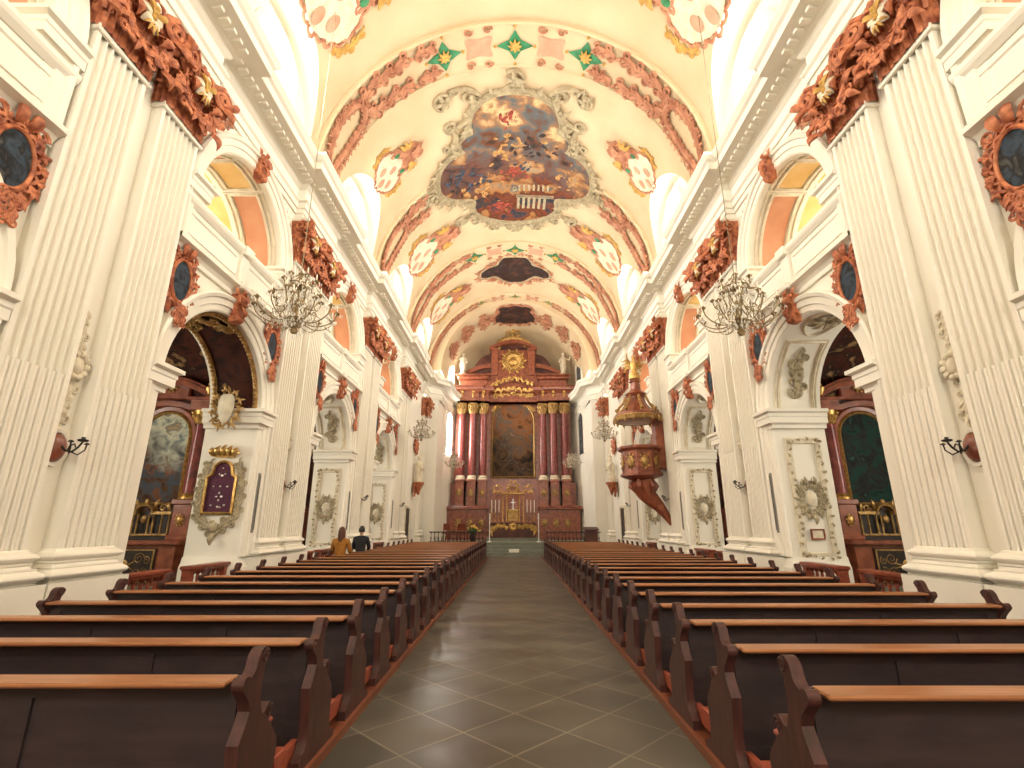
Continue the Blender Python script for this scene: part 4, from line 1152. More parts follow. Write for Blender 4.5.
# ------------------------------------------------------------------ chandeliers
def make_chandelier():
    t = thing('chandelier', 'x', 'chandelier')
    m = MB(); m.lathe([(.0,-.62),(.05,-.60),(.07,-.54),(.03,-.5),(.04,-.42),(.10,-.36),(.10,-.32),(.03,-.28),(.025,-.1),(.06,-.04),(.06,0),(.02,.05),(.02,.2),(.08,.25),(.10,.29),(.03,.32),(.025,.48),(.05,.52),(.01,.58)], (0,0,0), 12)
    for r, z in ((.22,.28),(.13,-.34)): m.tube([(r*cos(2*pi*i/18), r*sin(2*pi*i/18), z) for i in range(19)], .013, 5)
    # cage of curved ribs from the crown to the lower ring
    for i in range(8):
        a = 2*pi*i/8
        m.tube([(r*cos(a), r*sin(a), z) for r, z in ((.02,.5),(.12,.44),(.22,.29),(.14,.16),(.10,.02),(.18,-.16),(.26,-.30),(.16,-.42),(.04,-.5))], .008, 4)
    m.build('stem', M['bronze'], t)
    def arm(a, L, z, up, nm='arm'):
        c, s_ = cos(a), sin(a)
        P = [(.06,z),(.18,z-.10),(.34,z-.14),(L*.78,z-.08),(L*.95,z+.02),(L,z+up)]
        m = MB(); m.tube([(r*c, r*s_, q) for r, q in smoothpath(P, False, 3)], .011, 5)
        m.tube([(r*c, r*s_, q) for r, q in ((L*.55,z-.12),(L*.6,z+.02),(L*.5,z+.06),(L*.45,z-.0))], .008, 4)
        m.lathe([(.004,z+up-.03),(.05,z+up),(.055,z+up+.015),(.018,z+up+.02),(.018,z+up+.05)], (L*c, L*s_, 0), 8)
        o = m.build(nm, M['bronze'], t)
        m = MB(); m.lathe([(.011,z+up+.05),(.011,z+up+.15),(.003,z+up+.165)], (L*c, L*s_, 0), 6); m.build('candle', M['candle'], o)
    for i in range(12): arm(2*pi*i/12, .66, -.30, .14)
    for i in range(8): arm(2*pi*(i+.5)/8, .40, -.05, .12)
    for i in range(6): arm(2*pi*i/6, .26, .30, .10)
    m = MB(); rr = random.Random(2)
    def drop(x, y, z, r=.014, l=.04): m.add([(x,y,z),(x+r,y,z-l*.6),(x,y+r,z-l*.6),(x-r,y,z-l*.6),(x,y-r,z-l*.6),(x,y,z-l*1.3)], [(0,1,2),(0,2,3),(0,3,4),(0,4,1),(5,2,1),(5,3,2),(5,4,3),(5,1,4)])
    for (nn, L, z, up) in ((12,.66,-.30,.14),(8,.40,-.05,.12),(6,.26,.30,.10)):
        for i in range(nn):
            a = 2*pi*(i+(.5 if nn == 8 else 0))/nn
            for j in range(7):
                b = a+(j-3)*.02; drop((L+.04*cos(j*.9))*cos(a)+.05*cos(j*.9+a), (L)*sin(a)+.05*sin(j*.9+a), z+up-.0, .012, .045)
            for q in (.35,.5,.65,.8): drop(L*q*cos(a), L*q*sin(a), z-.13+.02*rr.random(), .014, .05)
            a2 = a+2*pi/nn      # swags between neighbouring arms
            for j in range(1, 8):
                u_ = j/8; x = L*.93*(cos(a)*(1-u_)+cos(a2)*u_); y = L*.93*(sin(a)*(1-u_)+sin(a2)*u_); drop(x, y, z+up-.02-.13*sin(pi*u_), .011, .03)
    for i in range(260):
        a = rr.random()*2*pi; z = rr.uniform(-.5,.45); r = .10+.16*rr.random(); drop(r*cos(a)*1.3, r*sin(a)*1.3, z, .017, .06)
    for i in range(16): a = i*pi/8; drop(.13*cos(a), .13*sin(a), -.36, .016, .07)
    drop(0,0,-.62,.03,.08)
    m.build('crystal_drops', M['crystal'], t, smooth=False, recalc=False, kind='stuff')
    return t
ch = make_chandelier(); u = []
spots = [(-4.32, 8.95, 5.78, 1.14, 'large crystal chandelier before the second left pier, nearest on the left'),
         (4.42, 8.95, 5.74, 1.14, 'large crystal chandelier before the second right pier, nearest on the right'),
         (-4.3, 22.4, 5.75, .9, 'small-looking distant crystal chandelier on the left side before the fourth pier'),
         (4.15, 22.6, 5.75, .9, 'small-looking distant crystal chandelier on the right side beyond the pulpit'),
         (-3.65, 29.8, 5.25, .85, 'crystal chandelier hanging left of the high altar'),
         (3.45, 29.8, 5.25, .85, 'crystal chandelier hanging right of the high altar')]
for (x, y, z, sc2, lab) in spots:
    o = put(ch, u, lab, (x, y, z), rnd.random(), 'chandeliers'); o.scale = (sc2, sc2, sc2)
    zt = (SPR+sqrt(RV*RV-x*x) if y < 29 else CS+sqrt(CR*CR-x*x)) - z
    if abs(near(y)) < LR and y < 29: zt = max(zt, zl(abs(x), near(y))-z)
    m = MB(); m.tube([(0,0,.55),(0,0,zt/sc2)], .008, 5); m.build('hanging_wire', M['greige'], o)
# ------------------------------------------------------------------ side altars on the far wall of each chapel
for s in (-1, 1):
    for k in range(1, 4):
        m = MB(); y = PC[k+1]-.305
        m.add([(s*6.5,y,0),(s*OUT,y,0),(s*OUT,y,5.9),(s*6.5,y,5.9)], [(0,1,2,3)])
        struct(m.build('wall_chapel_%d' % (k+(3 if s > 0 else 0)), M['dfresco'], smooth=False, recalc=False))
def segped(m, x0, x1, z, rise, y0, y1, th):     # half of a broken curved pediment
    n = 8; top = []
    for i in range(n+1):
        t = i/n; x = x0+(x1-x0)*t; top.append((x, z+rise*sin(t*pi/2)))
    P = top+[(a, b-th) for a, b in reversed(top)]
    m.prism(P, y0, y1, tf=lambda a, b, h: (a, h, b))
def cartouche_oval(m, x, y, z, r, rng):
    m.map = lambda a, b, h: (a, y-h, b)
    m.ball((x, z, .02), (r*.45, r*.62, .04), 10, 6); 
    for i in range(9): leaf(m, x+r*.42*cos(i*.7), z+r*.6*sin(i*.7), i*.7+.5, r*.32, r*.22, 1.0, .01)
    m.map = None
def colprof(r, z0, z1): return [(r*1.0,z0),(r*1.02,z0+(z1-z0)*.3),(r*.86,z1)]
def make_side_altar():
    t = thing('side_altar', 'x', 'altar')
    m = MB(); m.box(-1.25, 1.25, -1.15, .0, 0, .15); m.box(-1.15, 1.15, -.75, 0, .15, .30); m.build('step', M['stone'], t, smooth=False)
    m = MB(); m.box(-.98, .98, -.60, .0, .30, 1.10); m.build('altar_block', M['marble'], t, smooth=False)
    m = MB(); m.box(-.62, .62, -.63, -.595, .36, 1.04); m.build('antependium', M['black'], t, smooth=False)
    m = MB(front); rr = random.Random(12)
    ring(m, [(-.6,.38),(.6,.38),(.6,1.02),(-.6,1.02)], [(0,.63),(0,.645),(.03,.645),(.03,.63)])
    for e in (-1, 1):
        for d in (-1, 1): curl(m, e*.3, .7+d*.14, .12, .009, 0, 1.6, e*d, .63); curl(m, e*.46, .7+d*.1, .08, .008, 2, 1.4, -e*d, .63); leaf(m, e*.08, .7, pi/2*(1-e)+d*.4*e, .2, .03, .3*d, .63)
    m.ball((0,.7,.63), (.09,.12,.02)); m.build('inlay', M['goldd'], t, ang=60)
    m = MB(); m.box(-1.08, 1.08, -.70, .02, 1.10, 1.19, .02); m.build('altar_slab', M['marble'], t, smooth=False)
    # dark back with arched head
    m = MB(); P = [(-1.15,1.19),(1.15,1.19),(1.15,4.0),(.9,4.0),(.9,4.35),(.55,4.9),(-.55,4.9),(-.9,4.35),(-.9,4.0),(-1.15,4.0)]
    m.prism(P, -.06, .0, tf=lambda a, b, h: (a, h, b)); m.build('back_panel', M['darkred'], t, smooth=False)
    for e in (-1, 1):
        m = MB(); x = e*.86; m.box(x-.2, x+.2, -.42, -.05, 1.19, 1.95, .02); m.box(x-.24, x+.24, -.46, -.05, 1.19, 1.30, .02); m.box(x-.24, x+.24, -.46, -.05, 1.92, 2.04, .02); m.build('pedestal', M['marble'], t, smooth=False)
        m = MB(); cartouche_oval(m, x, -.42, 1.6, .16, None); m.build('gilt_ornament', M['gold'], t, ang=60)
        c = (x, -.27, 0)
        m = MB(); m.lathe(colprof(.125, 2.15, 3.72), c, 18)
        ob = m.build('column', M['column'], t)
        m = MB(); m.lathe([(.18,2.04),(.18,2.08),(.15,2.10),(.165,2.13),(.13,2.16)], c, 18); m.build('column_base', M['gold'], ob)
        m = MB(); m.lathe([(.11,3.70),(.13,3.72),(.12,3.75),(.15,3.85),(.19,3.97),(.20,4.0)], c, 14)
        for q in range(8):
            a = q*pi/4; m.tube([(c[0]+.12*cos(a), c[1]+.12*sin(a), 3.74),(c[0]+.16*cos(a), c[1]+.16*sin(a), 3.84),(c[0]+.20*cos(a), c[1]+.20*sin(a), 3.88),(c[0]+.21*cos(a), c[1]+.21*sin(a), 3.85)], [.03,.035,.03,.01], 5)
        for q in range(4):
            a = pi/4+q*pi/2; m.ball((c[0]+.2*cos(a), c[1]+.2*sin(a), 3.95), .045, 8, 5)
        m.build('column_capital', M['gold'], ob, ang=60)
        m = MB(); m.box(x-.24, x+.24, -.50, -.05, 4.0, 4.12); m.box(x-.21, x+.21, -.46, -.05, 4.12, 4.22); m.box(x-.28, x+.28, -.54, -.05, 4.22, 4.30, .02); m.build('entablature', M['marble'], t, smooth=False)
        m = MB(); segped(m, e*1.12, e*.18, 4.36, .36, -.45, -.05, .13); segped(m, e*1.16, e*.16, 4.42, .36, -.5, -.05, .05); m.build('broken_pediment', M['marble'], t, smooth=False)
        m = MB(); m.lathe([(.0,4.3),(.07,4.31),(.04,4.36),(.10,4.46),(.11,4.52),(.05,4.58),(.06,4.61),(.0,4.70)], (e*1.02,-.42,0), 10); m.build('urn', M['gold'], t)
    P = archpath(.53, 2.0, 3.45, 18)
    m = MB(front); disc(m, P, .10, 0, (0,2.9)); m.build('altar_picture', M['altarpic'], t)
    m = MB(front); m.sweep([(-.53,1.98)]+P[1:-1]+[(.53,1.98)], [(0,.08),(0,.15),(.03,.18),(.07,.14),(.07,.06)], closed=True); m.build('picture_frame', M['gold'], t, ang=30)
    m = MB(front); m.sweep(P, [(.08,.04),(.08,.14),(.16,.16),(.20,.12),(.22,.04)]); m.build('picture_surround', M['marble'], t, ang=30)
    m = MB(); segped(m, -.62, 0, 4.14, .12, -.3, -.05, .12); segped(m, .62, 0, 4.14, .12, -.3, -.05, .12); 
    m.box(-.42, .42, -.22, 0, 4.3, 5.0, .03); m.box(-.5, .5, -.28, 0, 4.98, 5.06, .02); segped(m, -.5, 0, 5.08, .14, -.28, 0, .08); segped(m, .5, 0, 5.08, .14, -.28, 0, .08)
    for e in (-1, 1):
        mm = MB(front); curl(mm, e*.52, 4.72, .17, .05, pi/2, 1.3, -e, .1, 16)
        n0 = len(m.v); m.v += mm.v; m.f += [tuple(i+n0 for i in q) for q in mm.f]
    m.build('upper_storey', M['marble'], t, ang=30)
    m = MB(); cartouche_oval(m, 0, -.22, 4.65, .24, None)
    for e in (-1, 1): m.ball((e*.5,-.15,5.16), .07, 8, 6)
    m.build('gilt_shield', M['goldd'], t, ang=60)
    # gilt reliquary arcade standing on the slab
    m = MB(); m.box(-.60, .60, -.40, -.14, 1.19, 1.30); m.box(-.56,.56,-.2,-.14,1.3,1.8); m.build('reliquary_case', M['black'], t, smooth=False)
    m = MB()
    m.box(-.62, .62, -.43, -.12, 1.285, 1.32)
    for x in (-.56,-.40,-.22,-.12,.12,.22,.40,.56): m.lathe([(.03,1.31),(.018,1.35),(.022,1.5),(.018,1.68),(.032,1.72)], (x,-.32,0), 8)
    m.box(-.60, -.16, -.36, -.14, 1.72, 1.78); m.box(.16, .60, -.36, -.14, 1.72, 1.78)
    mm = MB(front); mm.sweep([(-.17*cos(pi*i/10), 1.74+.16*sin(pi*i/10)) for i in range(11)], [(0,.2),(0,.36),(.05,.38),(.05,.2)])
    for e in (-1, 1):
        curl(mm, e*.36, 1.86, .09, .022, 0, 1.3, e, .26); leaf(mm, e*.5, 1.78, pi/2, .2, .07, e*.4, .26); leaf(mm, e*.2, 1.85, pi/2, .2, .08, -e*.4, .26)
    mm.ball((0,1.62,.30), (.07,.09,.04)); mm.ball((0,1.98,.3), (.05,.07,.04))
    n0 = len(m.v); m.v += mm.v; m.f += [tuple(i+n0 for i in q) for q in mm.f]
    m.build('reliquary_arcade', M['goldd'], t, ang=50)
    return t
sa = make_side_altar(); u = []; first_pic = None
def setmat(root, name, mat):
    for o in C.objects:
        if o.parent == root and o.name.split('.')[0] == name:
            o.data = o.data.copy(); o.data.materials[0] = mat
for s in (-1, 1):
    for k in range(1, 4):
        what = 'pale cloudy picture' if s < 0 else 'dark green picture'
        o = put(sa, u, 'red marble side altar with %s, %s chapel %s' % (what, SN[s], bn[k]), (s*8.0, PC[k+1]-.31, 0), 0, 'side altars in the chapels')
        if s > 0: setmat(o, 'altar_picture', M['greenpic'])

# ------------------------------------------------------------------ high altar
HA = thing('high_altar', 'towering red marble and gold high altar with six columns and a dark central picture', 'altar', (-.13, 34.0, .6)); HA.scale = (1.06, 1, 1.03)
def part(nm, m, mat, par=HA, **k): return m.build(nm, M[mat], par, **k)
m = MB()
for e in (-1, 1):
    a, b = sorted((e*1.62, e*4.1)); m.box(a, b, -1.2, 0, 0, 1.82, .02); m.box(a-.08, b+.08, -1.3, 0, 0, .22, .03)
m.box(-1.7,1.7,-.9,0,0,1.9); part('lower_tier', m, 'marble', smooth=False)
m = MB()
for e in (-1, 1): a, b = sorted((e*1.5, e*4.25)); m.box(a, b, -1.38, 0, 1.82, 1.90, .02); m.box(a+.04, b-.04, -1.3, 0, 1.90, 2.02, .03)
part('lower_cornice', m, 'marble', smooth=False)
m = MB(); rr = random.Random(1)
cx = [1.93, 2.6, 3.32]
for e in (-1, 1):
    for x in cx: m.box(e*x-.27, e*x+.27, -1.18 if x > 2 else -1.0, 0, 2.02, 3.55, .02); m.box(e*x-.31, e*x+.31, -1.22 if x > 2 else -1.05, 0, 3.52, 3.68, .02); m.box(e*x-.31, e*x+.31, -1.22 if x>2 else -1.05, 0, 2.02, 2.16, .02)
    a, b = sorted((e*3.5, e*3.95)); m.box(a, b, -.6, 0, 2.02, 3.5)
m.box(-1.7, 1.7, -.7, 0, 1.9, 3.5); part('pedestal_tier', m, 'marble', smooth=False)
for e in (-1, 1):
    for x in cx:
        m = MB(); cartouche_oval(m, e*x, -1.2 if x > 2 else -1.02, 2.85, .30, rr); part('gilt_medallion', m, 'goldd', ang=60)
        m = MB(); cartouche_oval(m, e*x, -1.22, 1.0, .34, rr); part('gilt_medallion', m, 'goldd', ang=60)
m = MB(); m.box(-1.62, 1.62, -.35, 0, 3.5, 9.3)
for e in (-1, 1): a, b = sorted((e*1.6, e*3.75)); m.box(a, b, -.42, 0, 3.6, 8.6)
part('back_wall', m, 'marble', smooth=False)
for e in (-1, 1):
    for j, x in enumerate(cx):
        y = -.82 if j else -.68; c = (e*x, y, 0)
        m = MB(); m.lathe(colprof(.235, 3.95, 8.05), c, 20); ob = part('column', m, 'column')
        m = MB(); m.lathe([(.32,3.68),(.32,3.74),(.27,3.78),(.30,3.85),(.25,3.90),(.25,3.95)], c, 20); m.build('column_base', M['stucco'], ob)
        m = MB(); m.lathe([(.21,8.02),(.235,8.05),(.22,8.1),(.26,8.35),(.34,8.66),(.36,8.72)], c, 16)
        for rw, (z, rr_) in enumerate(((8.08,.23),(8.3,.26))):
            for q in range(8):
                a = q*pi/4+rw*pi/8; R = lambda d: (c[0]+(rr_+d)*cos(a), c[1]+(rr_+d)*sin(a))
                m.tube([(*R(0),z),(*R(.04),z+.18),(*R(.11),z+.27),(*R(.14),z+.22)], [.06,.07,.06,.02], 6)
        for q in range(4): a = pi/4+q*pi/2; m.ball((c[0]+.34*cos(a), c[1]+.34*sin(a), 8.6), .08, 8, 6)
        m.build('column_capital', M['goldd'], ob, ang=60)
def entab(m, z, prof, x0, x1, y):
    m.sweep([(x0,0),(x0,y),(x1,y),(x1,0)], [(d, z+q) for d, q in prof], sign=-1)
    m.box(x0, x1, y, 0, z+prof[0][1], z+prof[-1][1]-.01)
m = MB(); pr = [(0,0),(0,.16),(.05,.18),(.05,.34),(.02,.36),(.02,.68),(.10,.74),(.14,.80),(.34,.86),(.36,1.02),(.46,1.12),(.0,1.14)]
for e in (-1, 1):
    a, b = sorted((e*2.28, e*3.62)); entab(m, 8.72, pr, a, b, -1.08)
    a, b = sorted((e*1.62, e*2.28)); entab(m, 8.72, pr, a, b, -.92)
entab(m, 8.72, pr, -1.64, 1.64, -.62)
part('entablature', m, 'marble', ang=20)
m = MB()
for e in (-1, 1):
    segped(m, e*1.75, 0, 9.72, .75, -.98, 0, .26); segped(m, e*1.82, 0, 9.82, .78, -1.08, 0, .1); 
    a, b = sorted((e*1.7, e*3.55)); m.box(a, b, -1.0, 0, 9.84, 10.35, .04); m.box(a-.1, b+.12, -1.2, 0, 10.35, 10.6, .06); m.box(a-.22, b+.22, -1.3, 0, 10.6, 10.72, .04)
m.box(-1.75, 1.75, -.8, 0, 9.84, 10.9); part('pediment', m, 'marble', ang=20)
m = MB(); P = smoothpath([(-2.75,10.7),(-2.6,11.5),(-2.1,12.2),(-1.55,12.45),(-1.3,12.7),(-.8,13.1),(0,13.3),(.8,13.1),(1.3,12.7),(1.55,12.45),(2.1,12.2),(2.6,11.5),(2.75,10.7)], False, 4)
m.prism([(p.x,p.y) for p in P], -.35, 0, tf=lambda a, b, h: (a, h, b)); part('attic_back', m, 'darkred', ang=30)
m = MB(); m.box(-1.25, 1.25, -.75, 0, 10.7, 12.6, .04)
for e in (-1, 1):
    m.box(*sorted((e*1.0, e*1.45)), -.9, 0, 10.7, 12.55, .04); m.box(*sorted((e*.95, e*1.55)), -1.0, 0, 12.5, 12.7, .04)
    segped(m, e*1.6, 0, 12.78, .5, -.95, 0, .22)
    segped(m, e*3.5, e*1.5, 10.9, .75, -.6, -.2, .3)
part('attic', m, 'marble', ang=20)
m = MB(front); 
for i in range(24):
    a = 2*pi*i/24; leaf(m, .28*cos(a), 11.75+.28*sin(a), a, .52 if i % 2 else .40, .13, 0, .78, .6)
ring(m, ellipse(0, 11.75, .62, .62, 28), [(0,.76),(0,.84),(-.06,.88),(-.12,.84),(-.12,.76)]); disc(m, ellipse(0,11.75,.28,.28,20), .82, .08)
for i in range(10): a = 2*pi*i/10; leaf(m, .68*cos(a), 11.75+.68*sin(a), a, .3, .14, .6, .78)
part('sun_medallion', m, 'gold', ang=60)
m = MB(front); rr = random.Random(77)
for i in range(-5, 6): leaf(m, i*.17, 12.95+.35*(1-(i/6)**2), pi/2-i*.2, .62-.05*abs(i), .22, .2, .55, .6)
garland(m, [(-1.2,12.85),(-.7,13.25),(0,13.45),(.7,13.25),(1.2,12.85)], .35, .06, 10, .5, rng=rr)
curl(m, -.3, 13.9, .25, .06, 0, 1.4, 1, .5); curl(m, .3, 13.9, .25, .06, pi, 1.4, -1, .5); m.ball((0,14.15,.55), (.12,.22,.1))
part('gilt_crown', m, 'gold', ang=60)
m = MB(front)
rocaille(m, [(-1.35,9.75),(-.7,10.15),(0,10.35),(.7,10.15),(1.35,9.75),(.7,9.75),(0,9.9),(-.7,9.75)], .3, .06, 16, rng=rr, h=1.0)
for e in (-1, 1): garland(m, [(e*1.3,9.3),(e*.7,9.45),(0,9.55)], .3, .05, 6, .64, rng=rr)
m.ball((0,9.6,.75), (.2,.25,.12)); part('gilt_clouds', m, 'gold', ang=60)
P = archpath(1.32, 3.95, 7.6, 20)
m = MB(front); disc(m, P, .40, 0, (0,6.3)); part('altar_picture', m, 'highpic')
m = MB(front); m.sweep([(-1.32,3.93)]+P[1:-1]+[(1.32,3.93)], [(0,.36),(0,.46),(.05,.52),(.12,.46),(.12,.34)], closed=True); part('picture_frame', m, 'goldd', ang=30)
m = MB(front)
for e in (-1, 1):
    garland(m, [(e*1.4,8.3),(e*.9,8.75),(e*.3,9.0)], .25, .04, 6, .4, rng=rr)
    for x in (1.93, 2.6, 3.32): leaf(m, e*x, 9.3, pi/2, .35, .2, 0, 1.12); leaf(m, e*x, 9.35, -pi/2, .3, .16, 0, 1.12)
part('gilt_sprays', m, 'gold', ang=60)
for e in (-1, 1):
    m = MB(); c = (e*3.35,-.8,0)
    m.lathe([(.22,10.72),(.24,10.85),(.16,10.95),(.20,11.2),(.24,11.5),(.19,11.75),(.21,11.95),(.08,12.05),(.07,12.1),(.11,12.2),(.10,12.32),(.0,12.38)], c, 12)
    m.tube([(c[0]+e*.18,-.85,11.9),(c[0]+e*.4,-1.0,11.75),(c[0]+e*.42,-1.1,12.0)], [.06,.05,.04], 6); m.tube([(c[0]-e*.18,-.85,11.9),(c[0]-e*.3,-1.0,11.6),(c[0]-e*.1,-1.1,11.55)], [.06,.05,.04], 6)
    part('stucco_figure', m, 'stucco')

# free-standing altar table with gilt tabernacle in front
TB = thing('tabernacle_altar', 'dark altar table with gilt swags and gold tabernacle, before the high altar', 'altar', (-.12, 31.2, .6))
m = MB(); m.box(-1.6, 1.6, -.95, .1, 0, .16); m.build('step', M['stone'], TB, smooth=False)
m = MB(); m.box(-1.35, 1.35, -.6, .1, .16, 1.0); m.build('altar_block', M['darkred'], TB, smooth=False)
m = MB(); m.box(-1.5, 1.5, -.7, .15, 1.0, 1.1, .02); m.build('altar_slab', M['marble'], TB, smooth=False)
m = MB(front)
for e in (-1, 1): garland(m, [(e*1.4,.55),(e*.9,.9),(e*.3,.75)], .22, .05, 7, .6, rng=rr); curl(m, e*1.2, .7, .18, .05, 0, 1.4, e, .6); leaf(m, e*1.3, .6, -pi/2, .4, .14, -e*.5, .6)
for i in range(12): leaf(m, .0, .8, i*pi/6, .3, .12, 0, .62)
m.build('gilt_swags', M['gold'], TB, ang=60)
m = MB(); m.box(-.32, .32, -.35, .05, 1.1, 1.75, .02); m.build('tabernacle', M['goldd'], TB, smooth=False)
m = MB(); m.box(-.42, .42, -.4, .05, 1.72, 1.82, .02)
for x in (-.62, -.38, .38, .62): m.lathe([(.06,1.1),(.04,1.15),(.045,1.9),(.035,2.6),(.06,2.7)], (x,-.2,0), 8)
m.box(-.72, .72, -.35, 0, 2.7, 2.8, .02)
mm = MB(front); mm.sweep([(-.4*cos(pi*i/12), 2.8+.3*sin(pi*i/12)) for i in range(13)], [(0,.0),(0,.35),(.08,.38),(.08,0)])
rocaille(mm, ellipse(0, 3.15, .22, .22, 20), .2, .035, 8, out=-1, rng=rr, h=.25)
for e in (-1, 1): rocaille(mm, ellipse(e*.95, 3.05, .2, .12, 16), .16, .03, 6, out=-1, rng=rr, h=.1); mm.tube([(e*.6,2.85,.1),(e*.8,2.95,.1),(e*1.25,2.8,.1)], .04, 6)
n0 = len(m.v); m.v += mm.v; m.f += [tuple(i+n0 for i in q) for q in mm.f]
m.build('gilt_canopy', M['gold'], TB, ang=50)
m = MB(); m.box(-.022, .022, -.24, -.2, 1.82, 2.45); m.box(-.14, .14, -.24, -.2, 2.2, 2.245); m.box(-.07,.07,-.28,-.16,1.82,1.86); m.build('cross', M['silver'], TB, smooth=False)
m = MB(); m.lathe([(.0,1.10),(.09,1.11),(.03,1.16),(.02,1.3),(.045,1.38),(.02,1.45),(.02,1.58),(.06,1.62),(.018,1.64)], (0,0,0), 10)
cs = thing('altar_candlestick', 'x', 'candlestick'); m.build('holder', M['goldd'], cs)
m = MB(); m.lathe([(.022,1.62),(.022,2.35),(.004,2.4)], (0,0,0), 8); m.build('candle', M['candle'], cs); u = []
for i, x in enumerate((-1.3,-1.08,-.86,.86,1.08,1.3)):
    put(cs, u, 'tall candle in a gilt candlestick on the altar table, %s' % ['outermost left','second from the left','just left of the tabernacle','just right of the tabernacle','second from the right','outermost right'][i], (-.12+x, 31.05, .6), 0, 'altar candlesticks')
for e in (-1, 1):
    m = MB(); m.lathe([(.13,0),(.13,.03),(.03,.06),(.025,.5),(.04,.55),(.025,.6),(.025,1.2),(.06,1.24),(.03,1.26),(.03,1.5),(.005,1.53)], (0,0,0), 10)
    o = m.build('candle_stand', M['paper']); o.location = (-.05+e*1.35, 28.3, .6); tag(o, 'thin white floor candle stand at the %s edge of the chancel steps' % SN[e], 'candle stand')

# ------------------------------------------------------------------ chancel rails and furniture
for s in (-1, 1):
    t = thing('chancel_rail', 'dark low baluster rail of the chancel %s of the steps' % SN[s], 'railing', (s*3.15, 27.9, .6))
    m = MB(); m.box(-1.5, 1.5, -.06, .06, .50, .56, .01); m.build('top_rail', M['black'], t, smooth=False)
    m = MB(); m.box(-1.5, 1.5, -.06, .06, 0, .05); m.build('base_rail', M['black'], t, smooth=False)
    for i in range(15):
        m = MB(); baluster(m, -1.4+i*.2, 0, .05, .5, .035); m.build('baluster', M['black'], t)
def make_chair():
    t = thing('altar_chair', 'x', 'chair')
    m = MB(); m.box(-.23,.23,-.22,.22,.43,.48,.01); m.build('seat', M['redwood'], t, smooth=False)
    m = MB(); m.box(-.22,.22,.17,.21,.62,.98,.01); m.build('backrest', M['redwood'], t, smooth=False)
    for x in (-.2,.2):
        for y in (-.19,.19): m = MB(); m.box(x-.02,x+.02,y-.02,y+.02,0,.43 if y < 0 else .95); m.build('leg', M['redwood'], t, smooth=False)
    return t
c1 = make_chair(); u = []
put(c1, u, 'brown wooden chair on the left of the chancel, left of the flowers', (-3.75, 29.0, .6), 2.6, 'chancel chairs'); put(c1, u, 'brown wooden chair on the left of the chancel, right beside the flower vase', (-3.0, 29.3, .6), 2.9, 'chancel chairs')
t = thing('flower_arrangement', 'green and yellow flower arrangement in a dark vase on the left of the chancel', 'flowers', (-2.35, 28.7, .6))
m = MB(); m.lathe([(.0,0),(.12,0),(.16,.12),(.2,.3),(.14,.4),(.16,.44)], (0,0,0), 12); m.build('vase', M['black'], t)
m = MB(); rr = random.Random(6)
for i in range(60):
    a = rr.random()*6.28; e = rr.uniform(.2,1.4); L = rr.uniform(.25,.5); p = Vector((cos(a)*cos(e), sin(a)*cos(e), sin(e))); m.tube([(0,0,.42), tuple(p*L*.6+Vector((0,0,.42))), tuple(p*L+Vector((0,0,.40)))], [.006,.03,.004], 4)
m.build('foliage', M['leaf'], t)
for i in range(14):
    a = rr.random()*6.28; e = rr.uniform(.3,1.4); L = rr.uniform(.35,.5); p = Vector((cos(a)*cos(e), sin(a)*cos(e), sin(e)))*L
    m = MB(); m.ball((p.x,p.y,.42+p.z), .055, 8, 5); m.build('blossom', M['flower'], t)
t = thing('ambo', 'dark boxy reading desk standing on the right of the chancel behind the pews', 'lectern', (4.0, 27.0, 0))
m = MB(); m.box(-.32,.32,-.25,.25,0,1.25,.02); m.build('body', M['darkred'], t, smooth=False)
m = MB(); m.prism([(-.3,1.22),(.3,1.30),(.3,1.40),(-.3,1.28)], -.38, .38, tf=lambda a, b, h: (h, a, b)); m.build('desk_top', M['darkred'], t, smooth=False)

# statues on consoles in the last bay, and small doors
for s in (-1, 1):
    t = thing('wall_statue', 'white stucco figure on a red console, %s wall near the chancel' % SN[s], 'statue', (s*WX, 26.6, 0), 0 if s < 0 else pi)
    m = MB(); m.lathe([(.0,3.0),(.06,3.05),(.10,3.2),(.22,3.5),(.30,3.6),(.30,3.68),(.0,3.70)], (.32,0,0), 12)
    mm = MB(ortho); garland(mm, [(-.3,3.5),(0,3.0),(.3,3.5)], .25, .05, 6, .1, rng=rr); n0 = len(m.v); m.v += mm.v; m.f += [tuple(i+n0 for i in q) for q in mm.f]
    m.build('console', M['red'], t, ang=50)
    m = MB(); m.lathe([(.22,3.7),(.24,3.85),(.17,4.1),(.20,4.35),(.22,4.6),(.17,4.72),(.06,4.78),(.055,4.83),(.10,4.92),(.09,5.04),(.0,5.10)], (.3,0,0), 12)
    m.tube([(.35,.16,4.62),(.5,.3,4.4),(.56,.2,4.5)], [.06,.05,.035], 6); m.tube([(.35,-.16,4.62),(.5,-.22,4.35),(.58,-.08,4.3)], [.06,.05,.035], 6); m.build('figure', M['stucco'], t)
    m = MB(); mm = MB(ortho); rocaille(mm, ellipse(0, 5.65, .25, .3, 20), .25, .05, 9, out=-1, rng=rr, h=.05); disc(mm, ellipse(0,5.65,.25,.3,20), .12, .1); mm.build('canopy', M['red'], t, ang=60)
    t = thing('sacristy_door', 'dark narrow wooden door low in the last bay of the %s wall' % SN[s], 'door', (s*WX, 25.5, 0), 0 if s < 0 else pi)
    m = MB(ortho); m.prism([(-.45,0),(.45,0),(.45,2.3),(-.45,2.3)], 0, .05); m.build('leaf', M['black'], t, smooth=False)
    m = MB(ortho); m.sweep([(-.45,0),(-.45,2.3),(.45,2.3),(.45,0)], [(0,0),(0,.08),(.1,.1),(.15,0)]); m.build('frame', M['stucco'], t, smooth=False)

